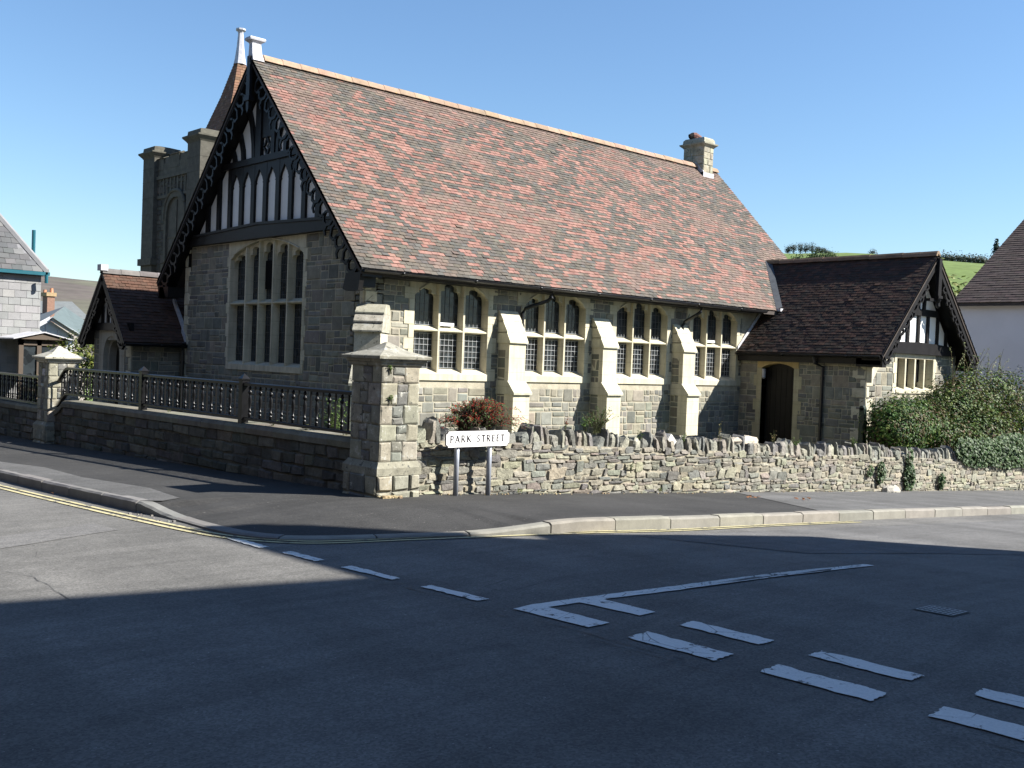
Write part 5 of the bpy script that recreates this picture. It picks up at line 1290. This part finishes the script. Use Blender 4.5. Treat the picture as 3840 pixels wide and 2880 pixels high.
# green timber gate by the vestry corner
gt = thing('garden_gate', 'dark green timber gate with round topped post beside the vestry corner', 'gate', (22.2, 12.15, -2.2))
b = MB(); b.box(22.05, 22.17, 12.1, 12.22, -2.4, -.82); b.tube([(22.05, 12.16, -.82), (22.17, 12.16, -.82)], .06, n=10); b.build('post', MT['gategreen'] if 'gategreen' in MT else MT['timber'], gt)
b = MB(); b.box(22.2, 22.28, 12.13, 12.2, -2.3, -1.1); b.box(22.28, 23.8, 12.14, 12.19, -1.36, -1.26); b.box(22.28, 23.8, 12.14, 12.19, -1.95, -1.85)
for k in range(9): b.box(22.34 + k * .16, 22.42 + k * .16, 12.12, 12.14, -2.2, -1.3)
b.build('gate_leaf', MT['gategreen'] if 'gategreen' in MT else MT['timber'], gt)

# ================================================================== neighbouring houses
def slate_roof(b, org, U, Vv, N, ul, vl, keep=None, tw=.28, ga=.2, cols=((.085, .087, .09), (.072, .074, .078), (.115, .116, .116), (.08, .08, .082))):
    tiles(b, org, U, Vv, N, ul, vl, lambda i, j: vary(rnd.choice(cols), .12), tw, ga, keep, 1.2)
# slate hung house at the left edge
k_ = 32 / 28; HY = 32.0; HX = 10.35; HE = 1.72 * k_
hs = thing('slate_hung_house', 'grey slate hung house with slate roof at the left edge of the street', 'house', (8.5, 34, -2.2))
b = MB(); b.box(5.5, HX, HY, HY + 6, -2.6, HE, (.25, .25, .26)); tiles(b, (5.5, HY - .0, -2.4), (1, 0, 0), (0, 0, 1), (0, -1, 0), HX - 5.5, HE + 2.35, lambda i, j: vary(rnd.choice([(.205, .208, .21), (.185, .188, .19), (.225, .225, .225)]), .07), .33, .215, None, .8)
b.build('wall', MT['slate'], hs)
b = MB(); dx, dz = 1.136 * k_, 1.77 * k_; RZ = HE + .09; Lr = math.hypot(2.4, 4.0)
pA = Vector((HX + .13, HY - .13, RZ)); rt = 4.2; tz = 3.75
apexL = Vector((HX + .13 - 2.4, HY + 2.6, RZ + tz)); 
b.face([(5.3, HY - .13, RZ), pA, apexL, (5.3, HY + 2.6, RZ + tz)], (.15, .15, .16))
b.face([pA, (HX + .13, HY + 6, RZ), (HX - 2.27, HY + 3.4, RZ + tz), apexL], (.15, .15, .16)); b.face([(5.3, HY + 6, RZ), (HX + .13, HY + 6, RZ), (HX - 2.27, HY + 3.4, RZ + tz), (5.3, HY + 3.2, RZ + tz)], (.15, .15, .16))
vl = math.hypot(2.73, tz); vv = Vector((0, 2.73 / vl, tz / vl)); nn = Vector((0, -tz / vl, 2.73 / vl))
slate_roof(b, (5.3, HY - .15, RZ - .02), (1, 0, 0), vv, nn, HX + .13 - 5.3, vl, keep=lambda u, v: u < HX + .13 - 5.3 - 2.4 * v / vl - .12)
hp = [pA, apexL]; b.loft([[p + Vector((-.09, -.05, -.03)), p + Vector((-.03, -.04, .07)), p + Vector((.05, .02, .07)), p + Vector((.08, .08, -.03))] for p in (pA.lerp(apexL, t) for t in (0, .25, .5, .75, 1))], (.2, .2, .205))
b.build('roof', MT['slate'], hs)
b = MB(); b.box(5.3, HX + .12, HY - .2, HY - .08, RZ - .12, RZ - .02); b.box(HX + .06, HX + .18, HY - .2, HY + 6, RZ - .12, RZ - .02); b.tube([(HX + .05, HY - .3, RZ - .1), (HX + .05, HY - .3, RZ - .35)], .05); b.build('gutter', MT['teal'], hs)
b = MB(); b.tube([(HX - .05, HY + .6, RZ + .3), (HX - .05, HY + .6, RZ + 1.25)], .055); b.build('vent_pipe', MT['teal'], hs)
b = MB(); b.tube([(HX - 2.27, HY + 2.8, RZ + tz - .1), (HX - 2.27, HY + 2.8, RZ + tz + .5)], [.12, .05], (.4, .4, .42), 8); b.build('ridge_finial', MT['lead'], hs)
# glazed porch of that house
b = MB(); px0, px1, py0, pcx = 9.36, 10.62, 30.6, 9.88
b.box(px0, px0 + .12, py0, py0 + .1, -2.2, .06); b.box(px0 + .48, px0 + .6, py0, py0 + .1, -2.2, .06); b.box(px1 - .1, px1, py0, py0 + .1, -2.2, .06); b.box(px0, px1, py0, py0 + .1, -.12, .05); b.box(px0, px1, py0 + .02, py0 + .08, -1.4, -1.3)
b.prism([(px0 - .12, .05), (px1 + .12, .05), (pcx + .1, .24)], fy(py0), -1.3, .12); pb = b.build('porch', M_plain('porch_timber', (.07, .05, .035), .6), hs)
b = MB(); b.prism([(px0 - .2, .04), (pcx + .1, .245), (pcx + .1, .275), (px0 - .2, .075)], fy(py0), -1.35, .17); b.prism([(px1 + .2, .04), (pcx + .1, .245), (pcx + .1, .275), (px1 + .2, .075)], fy(py0), -1.35, .17); b.build('porch_roof', MT['lead'], pb)
b = MB(); b.box(px0 + .1, px1 - .1, py0 + .04, py0 + .06, -2.2, .0); b.build('glass', MT['glass'], pb)
# two roofs further down the hill (left gap)
hb = thing('slate_roofed_house', 'distant house with grey slate roof and red brick chimney in the gap at the left', 'house', (20.5, 70, -4))
def P_(y, px, py): return ony(y, px, py)
b = MB(); A, B_, Cc, D_ = P_(70, 150, 1195), P_(70, 290, 1195), P_(72, 290, 1130), P_(72, 150, 1132)
b.face([(A.x - 2, 70, A.z), (B_.x + .9, 70, B_.z), (Cc.x, 73, Cc.z), (D_.x - 2, 73, D_.z)], (.13, .14, .14)); b.face([(B_.x + .9, 70, B_.z), (B_.x + .9, 76, B_.z), (Cc.x, 73, Cc.z)], (.2, .21, .21)); b.face([(B_.x + .9, 76, B_.z), (A.x - 2, 76, A.z), (D_.x - 2, 73, D_.z), (Cc.x, 73, Cc.z)], (.2, .21, .21))
b.build('roof', MT['slate'], hb)
b = MB(); b.box(A.x - 2, B_.x + .7, 70.2, 75.8, -6, A.z + .02, (.3, .27, .24)); b.build('wall', MT['brick'], hb)
b = MB(); q0, q1 = P_(69.5, 176, 1180), P_(69.5, 206, 1105); cc = (q0.x + q1.x) / 2; b.box(q0.x, q1.x, 69.5, 70.4, q0.z - 1, q1.z - .1, (.22, .13, .095)); b.box(q0.x - .08, q1.x + .08, 69.42, 70.5, q1.z - .12, q1.z + .12, (.32, .23, .13)); hc = b.build('chimney', MT['brick'], hb)
b = MB(); b.lathe(cc + .15, 69.9, [(.12, q1.z + .1), (.1, q1.z + .42)], (.42, .2, .12), 8); b.lathe(cc - .2, 70.1, [(.11, q1.z + .1), (.1, q1.z + .3)], (.42, .2, .12), 8); b.build('chimney_pot', MT['brick'], hc)
ht = thing('teal_slate_house', 'distant house with broad green grey roof and pale boarded gable at the left', 'house', (17.5, 58, -4))
b = MB(); a0, a1, a2, a3 = P_(58, 182, 1190), P_(58, 284, 1255), P_(60, 345, 1255), P_(60, 300, 1147)
Zr = a3.z; b.face([tuple(a1 + Vector((0, -.6, -.02))), tuple(a2 + Vector((.8, 0, 0))), tuple(a3 + Vector((0, 2.5, 0))), tuple(a0 + Vector((0, -.6, 0)))], (.095, .12, .12))
b.face([tuple(a0), tuple(a3 + Vector((0, 2.5, 0))), (a0.x - 3, 64, a0.z - 1.6), (a0.x - 2.2, 58, a0.z - 1.4)], (.11, .12, .12)); b.build('roof', MT['slate'], ht)
b = MB(); l0, l1 = P_(58, 150, 1210), P_(58, 284, 1262)
b.prism([(a0.x - 2.2, -6), (a1.x - .1, -6), (a1.x - .1, a1.z - .1), (a0.x, a0.z - .12), (a0.x - 2.2, a0.z - 1.5)], fy(58), -5, 0, (.42, .43, .45))
b.build('wall', MT['slate'], ht)
b = MB(); bar(b, fy(58), (a0.x, a0.z - .05), (a1.x + .2, a1.z - .12), .22, .3, .36); bar(b, fy(58), (a0.x, a0.z - .05), (a0.x - 2.4, a0.z - 1.55), .22, .3, .36)
for k in range(6): x = lerp(a0.x - 2, a1.x - .3, k / 5); b.box(x - .03, x + .03, 57.93, 58, -6, a0.z - .3 - abs(x - a0.x) * .62)
b.build('bargeboard', MT['lead'], ht)
# white rendered house with a dark roof on the right
HXW = 34.0; hw = thing('white_house', 'pale rendered house with steep dark tiled roof at the right edge', 'house', (37, 10, -3))
b = MB(); b.box(HXW, HXW + 14.5, 1, 15.45, -4, 2.5); b.build('wall', MT['render'], hw)
b = MB(); ez, rz_ = 2.42, 7.02; xe = HXW - .25; xr = xe + 7.5
for s in (0, 1):
    x0_ = xe if s == 0 else 2 * xr - xe
    b.prism([(x0_, ez), (xr, rz_), (xr, rz_ - .15), (x0_, ez - .13)], lambda u, v, d: (u, d, v), .8, 15.6, (.06, .05, .045))
L_ = math.hypot(xr - xe, rz_ - ez); tiles(b, (xe - .03, .8, ez - .02), (0, 1, 0), ((xr - xe) / L_, 0, (rz_ - ez) / L_), (-(rz_ - ez) / L_, 0, (xr - xe) / L_), 14.8, L_, lambda i, j: vary((.05, .036, .033), .2), .33, .17)
b.build('roof', MT['shadetile'], hw)
b = MB(); b.prism([(HXW, 2.5), (HXW + 14.5, 2.5), (xr, rz_ - .2)], lambda u, v, d: (u, 15.3 + d, v), 0, .15); b.build('gable_wall', MT['render'], hw)

# houses across the junction, behind and to the right of the viewer; they throw the shade on the road
ho = thing('gabled_town_house', 'tall gabled town house across the side street that shades the junction', 'house', (11.5, -5, -1.9))
b = MB(); b.prism([(8.86, -3), (13.9, -3), (13.9, 8.68), (13.66, 8.88), (8.86, 3.45)], lambda u, v, d: (u, d, v), -9, -.43, (.42, .40, .37)); b.build('wall', MT['brick'], ho)
b = MB(); b.prism([(8.5, 3.08), (13.66, 8.92), (13.66, 8.8), (8.5, 2.96)], lambda u, v, d: (u, d, v), -9.1, -.40, (.12, .12, .13)); b.prism([(13.66, 8.92), (13.96, 8.64), (13.96, 8.5), (13.66, 8.8)], lambda u, v, d: (u, d, v), -9.1, -.40, (.12, .12, .13)); b.build('roof', MT['slate'], ho)
b = MB()
for z in (-.5, 1.6):
    for x in (10.0, 14.2): b.box(x, x + 1, -.46, -.415, z, z + 1.6, (.5, .5, .5))
fw = b.build('window', MT['white'], ho); b = MB()
for z in (-.5, 1.6):
    for x in (10.0, 14.2): b.box(x + .08, x + .92, -.42, -.405, z + .08, z + 1.52)
b.build('glass', MT['glass'], fw)
hl = thing('low_shop', 'lower flat fronted shop beside the gabled town house across the side street', 'shop', (16, -4, -2.3))
b = MB(); d_ = Vector((.932, -.36, 0)); n_ = Vector((-.36, -.932, 0)); o_ = Vector((13.92, -.03, 0)); q = [o_, o_ + d_ * 3.57, o_ + d_ * 3.57 + n_ * 7, o_ + n_ * 7]
b.loft([[(p.x, p.y, z) for p in q] for z in (-3.5, 6.15)], (.5, .47, .42)); b.loft([[(p.x, p.y, z) for p in [o_ + n_ * -.04, o_ + d_ * 3.6 + n_ * -.04, o_ + d_ * 3.6 + n_ * 7, o_ + n_ * 7]] for z in (6.0, 6.2)], (.4, .38, .34)); b.build('wall', MT['brick'], hl)
ht2 = thing('tall_terrace', 'three storey terrace behind the viewer that shades the foreground', 'house', (9, -4, -1.6))
b = MB(); d_ = Vector((.959, -.284, 0)); n_ = Vector((-.284, -.959, 0)); o_ = Vector((13.85, -5.71, 0)); s0, s1 = -9.8, 4.0
q = [o_ + d_ * s0, o_ + d_ * s1, o_ + d_ * s1 + n_ * 8, o_ + d_ * s0 + n_ * 8]; b.loft([[(p.x, p.y, z) for p in q] for z in (-2.5, 11.93)], (.45, .42, .38)); b.build('wall', MT['brick'], ht2)
b = MB(); m0, m1 = o_ + d_ * (s0 - .05) + n_ * 4, o_ + d_ * (s1 + .05) + n_ * 4; e0, e1 = o_ + d_ * (s0 - .05) + n_ * -.0, o_ + d_ * (s1 + .05) + n_ * -.0
for aa, bb_, ym in ((e0, e1, 0), (o_ + d_ * (s0 - .05) + n_ * 8.1, o_ + d_ * (s1 + .05) + n_ * 8.1, 0)): b.face([(aa.x, aa.y, 12.07), (bb_.x, bb_.y, 12.07), (m1.x, m1.y, 14.2), (m0.x, m0.y, 14.2)], (.14, .14, .15))
b.build('roof', MT['slate'], ht2)

# row on the far side of the main road, added out of view to close off the sky over the street
hr = thing('sky_blocking_terrace', 'long unseen brick terrace added along the other side of the main road to block sky light', 'house', (-9, 10, -1.7))
b = MB(); b.box(-15, -5.6, -26, 48, -3, 8.6, (.065, .06, .055)); b.build('wall', MT['brick'], hr)  # wall kept dark to cut the light it bounces back
b = MB(); b.prism([(-5.3, 8.5), (-10.3, 12.2), (-15.3, 8.5)], lambda u, v, d: (u, d, v), -26.2, 48.2, (.08, .08, .085)); b.build('roof', MT['slate'], hr)

# ================================================================== hills and far trees
def hill(name, mat, a0, a1, r0, r1, prof, na=50, nr=26, bumps=.5):
    b = MB(); V = []
    for j in range(nr + 1):
        r = lerp(r0, r1, j / nr)
        for i in range(na + 1):
            a = lerp(a0, a1, i / na); x, y = r * math.cos(R(a)), r * math.sin(R(a)); V.append((x, y, prof(a, r) + bumps * nz(x * .02, y * .02)))
    b.mesh(V, [(j * (na + 1) + i, j * (na + 1) + i + 1, (j + 1) * (na + 1) + i + 1, (j + 1) * (na + 1) + i) for j in range(nr) for i in range(na)])
    return tag(b.build(name, mat, smooth=True), kind='structure')
tanR = lambda a: .0945 + .0095 * sm((a - 22.5) / 7.5) + .0005 * math.sin(a * 1.1)
def pr_r(a, r):
    t = sm((r - 110) / 300); return lerp(-8, 410 * tanR(a), t) if r < 410 else 410 * tanR(a) + (r - 410) * .02
hill('hill', MT['field'], -2, 62, 110, 520, pr_r)
tanL = lambda a: .0532 + .0016 * (a - 69.4) / 2.7 * .9
def pr_l(a, r):
    t = sm((r - 300) / 900); return lerp(-9, 1200 * tanL(a), t) if r < 1200 else 1200 * tanL(a) - (r - 1200) * .05
hill('moor', MT['moor'], 56, 100, 300, 1500, pr_l, 60, 30, 1.2)
FARG = [(.035, .05, .035), (.045, .062, .038), (.03, .045, .034), (.055, .065, .04), (.07, .06, .04)]
def far_tree(label, x, y, z, h, wd, grp=None, name='tree', cols=FARG, n=420, ls=.5, trunk=.3, cat='tree'):
    o = thing(name, label, cat, (x, y, z), grp); b = MB()
    for k in range(7):
        a = rnd.random() * 6.28; rr_ = rnd.uniform(.1, .55) * wd / 2; cz = z + h * rnd.uniform(trunk + .12, .82)
        clump(b, (x + rr_ * math.cos(a), y + rr_ * math.sin(a), cz), (wd * .30, wd * .30, h * .17), n // 7, ls, cols, shell=.3, sub=6, asp=.8)
    clump(b, (x, y, z + h * .6), (wd * .38, wd * .38, h * .33), n // 3, ls, cols, shell=.2, sub=6, asp=.8)
    b.build('crown', MT['leaf'], o); t = MB()
    t.tube([(x, y, z - .5), (x + .1, y, z + h * .3), (x, y, z + h * .6)], [h * .035, h * .025, h * .012], (.08, .07, .06), 7)
    for k in range(4):
        a = k * 1.57 + .3; t.tube([(x, y, z + h * .3), (x + wd * .2 * math.cos(a), y + wd * .2 * math.sin(a), z + h * .55)], [h * .014, h * .006], (.08, .07, .06), 5)
    t.build('trunk', MT['bark'], o); return o
def at_px(px, dist):
    d = ray(px, 1000); a = math.atan2(d.y, d.x); return dist * math.cos(a), dist * math.sin(a), math.degrees(a)
names_ = ['leftmost', 'second', 'third', 'fourth', 'fifth', 'sixth', 'seventh', 'eighth']
def on_hill(px, r=405): x, y, a = at_px(px, r); return x, y, pr_r(a, r)
for i, (px, h, wd) in enumerate(((2952, 8.2, 6.5), (2972, 8.5, 6.5), (2998, 9.3, 7.2), (3018, 9.5, 7.2), (3042, 10, 8), (3062, 6.8, 5.5), (3079, 6.3, 5.6), (3098, 4.8, 5.0))):
    x, y, z = on_hill(px); far_tree('%s of the eight dark trees in the hilltop row above the vestry roof' % names_[i], x, y, z - .2, h * .62, wd * .5, 'hilltop trees', trunk=.25, n=300, ls=.36)
x, y, z = on_hill(3113); far_tree('small wind bent tree ending the hilltop row above the vestry roof', x, y, z - .2, 2.3, 2.6, 'hilltop trees', n=200, ls=.36, trunk=.15)
x, y, z = on_hill(3270); far_tree('lone small tree on the skyline above the middle of the vestry ridge', x, y, z - .2, 3.6, 3.2, n=240, ls=.42, trunk=.12)
for px, h, wd, lab in ((3287, 2.4, 4.2, 'low bush beside the lone skyline tree'), (3371, 2.8, 5, 'bush on the skyline left of the vestry gable peak, farther from it'), (3425, 3.2, 5, 'bush on the skyline just left of the vestry gable peak'), (3456, 5.0, 7, 'broad bush on the skyline closest to the vestry gable peak')):
    x, y, z = on_hill(px); far_tree(lab, x, y, z - .6, h * .7, wd * .8, n=200, ls=.42, trunk=.0, name='skyline_bush', cat='bush')
for px, lab in ((2993, 'small hedge bush in the field under the hilltop trees'),):
    x, y, z = on_hill(px, 330); far_tree(lab, x, y, z - .5, 2.2, 5, n=160, ls=.5, trunk=0, name='field_bush', cat='bush')
hd = MB()
for k in range(46):
    px = lerp(3520, 3700, k / 45); x, y, a = at_px(px, 400); z = pr_r(a, 400); clump(hd, (x, y, z + 1.2 + 1.0 * nz(k * .3, 1)), (2.2, 2.2, 2.0 + .8 * nz(k * .5, 4)), 60, .7, FARG, shell=.3, sub=6, asp=.8)
for k in range(26):
    px = lerp(3035, 3125, k / 25); x, y, a = at_px(px, 330); z = pr_r(a, 330); clump(hd, (x, y, z + .6), (1.8, 1.8, 1.5), 40, .6, [(.05, .08, .03), (.07, .1, .035)], shell=.3, sub=6, asp=.8)
tag(hd.build('hedgerow', MT['leaf']), kind='stuff')
# tree between vestry and white house, conifer behind the white house, shrub beyond the far pier
x, y, _ = at_px(3610, 75); far_tree('yellow green broadleaf tree showing between the vestry gable and the white house', x, y, -4, 11.0, 9.5, cols=[(.10, .13, .03), (.13, .16, .04), (.07, .10, .03), (.16, .17, .05)], n=2600, ls=.5, trunk=.2)
x, y, _ = at_px(3732, 60); czt = (ray(3732, 902) * (60 / math.hypot(ray(3732, 902).x, ray(3732, 902).y))).z; cf = thing('conifer', 'dark conifer tip standing behind the white house roof', 'conifer', (x, y, -3)); b = MB()
for k in range(60):
    t_ = k / 59; z = lerp(.5, czt, t_); rad = lerp(2.2, .08, t_)
    for i in range(int(rad * 26) + 5):
        a = rnd.random() * 6.28; q = rad * rnd.uniform(.25, 1); leaf(b, Vector((x + q * math.cos(a), y + q * math.sin(a), z - q * .22 + rnd.uniform(-.1, .1))), Vector((math.cos(a), math.sin(a), .7)), .30, vary((.025, .045, .035), .35), .4)
b.build('crown', MT['leaf'], cf); t = MB(); t.tube([(x, y, -3), (x, y, czt - .3)], [.2, .02], (.07, .06, .05), 7); t.build('trunk', MT['bark'], cf)
p = ony(29.0, 285, 1320)
bush('garden_bush', 'yellow green garden bush between the far pier and the porch', 'bush', (p.x, 29, -2), [((p.x, 29, -.55), (.75, .7, .75), 1500), ((p.x + .5, 29.1, -.25), (.65, .6, .55), 900), ((p.x - .2, 29.1, -1.2), (.9, .7, .6), 700)], .10, [(.12, .15, .03), (.08, .11, .03), (.16, .18, .04), (.05, .07, .025)], nst=12)
print('objects', len(COL.objects), 'faces', sum(len(m.polygons) for m in bpy.data.meshes))
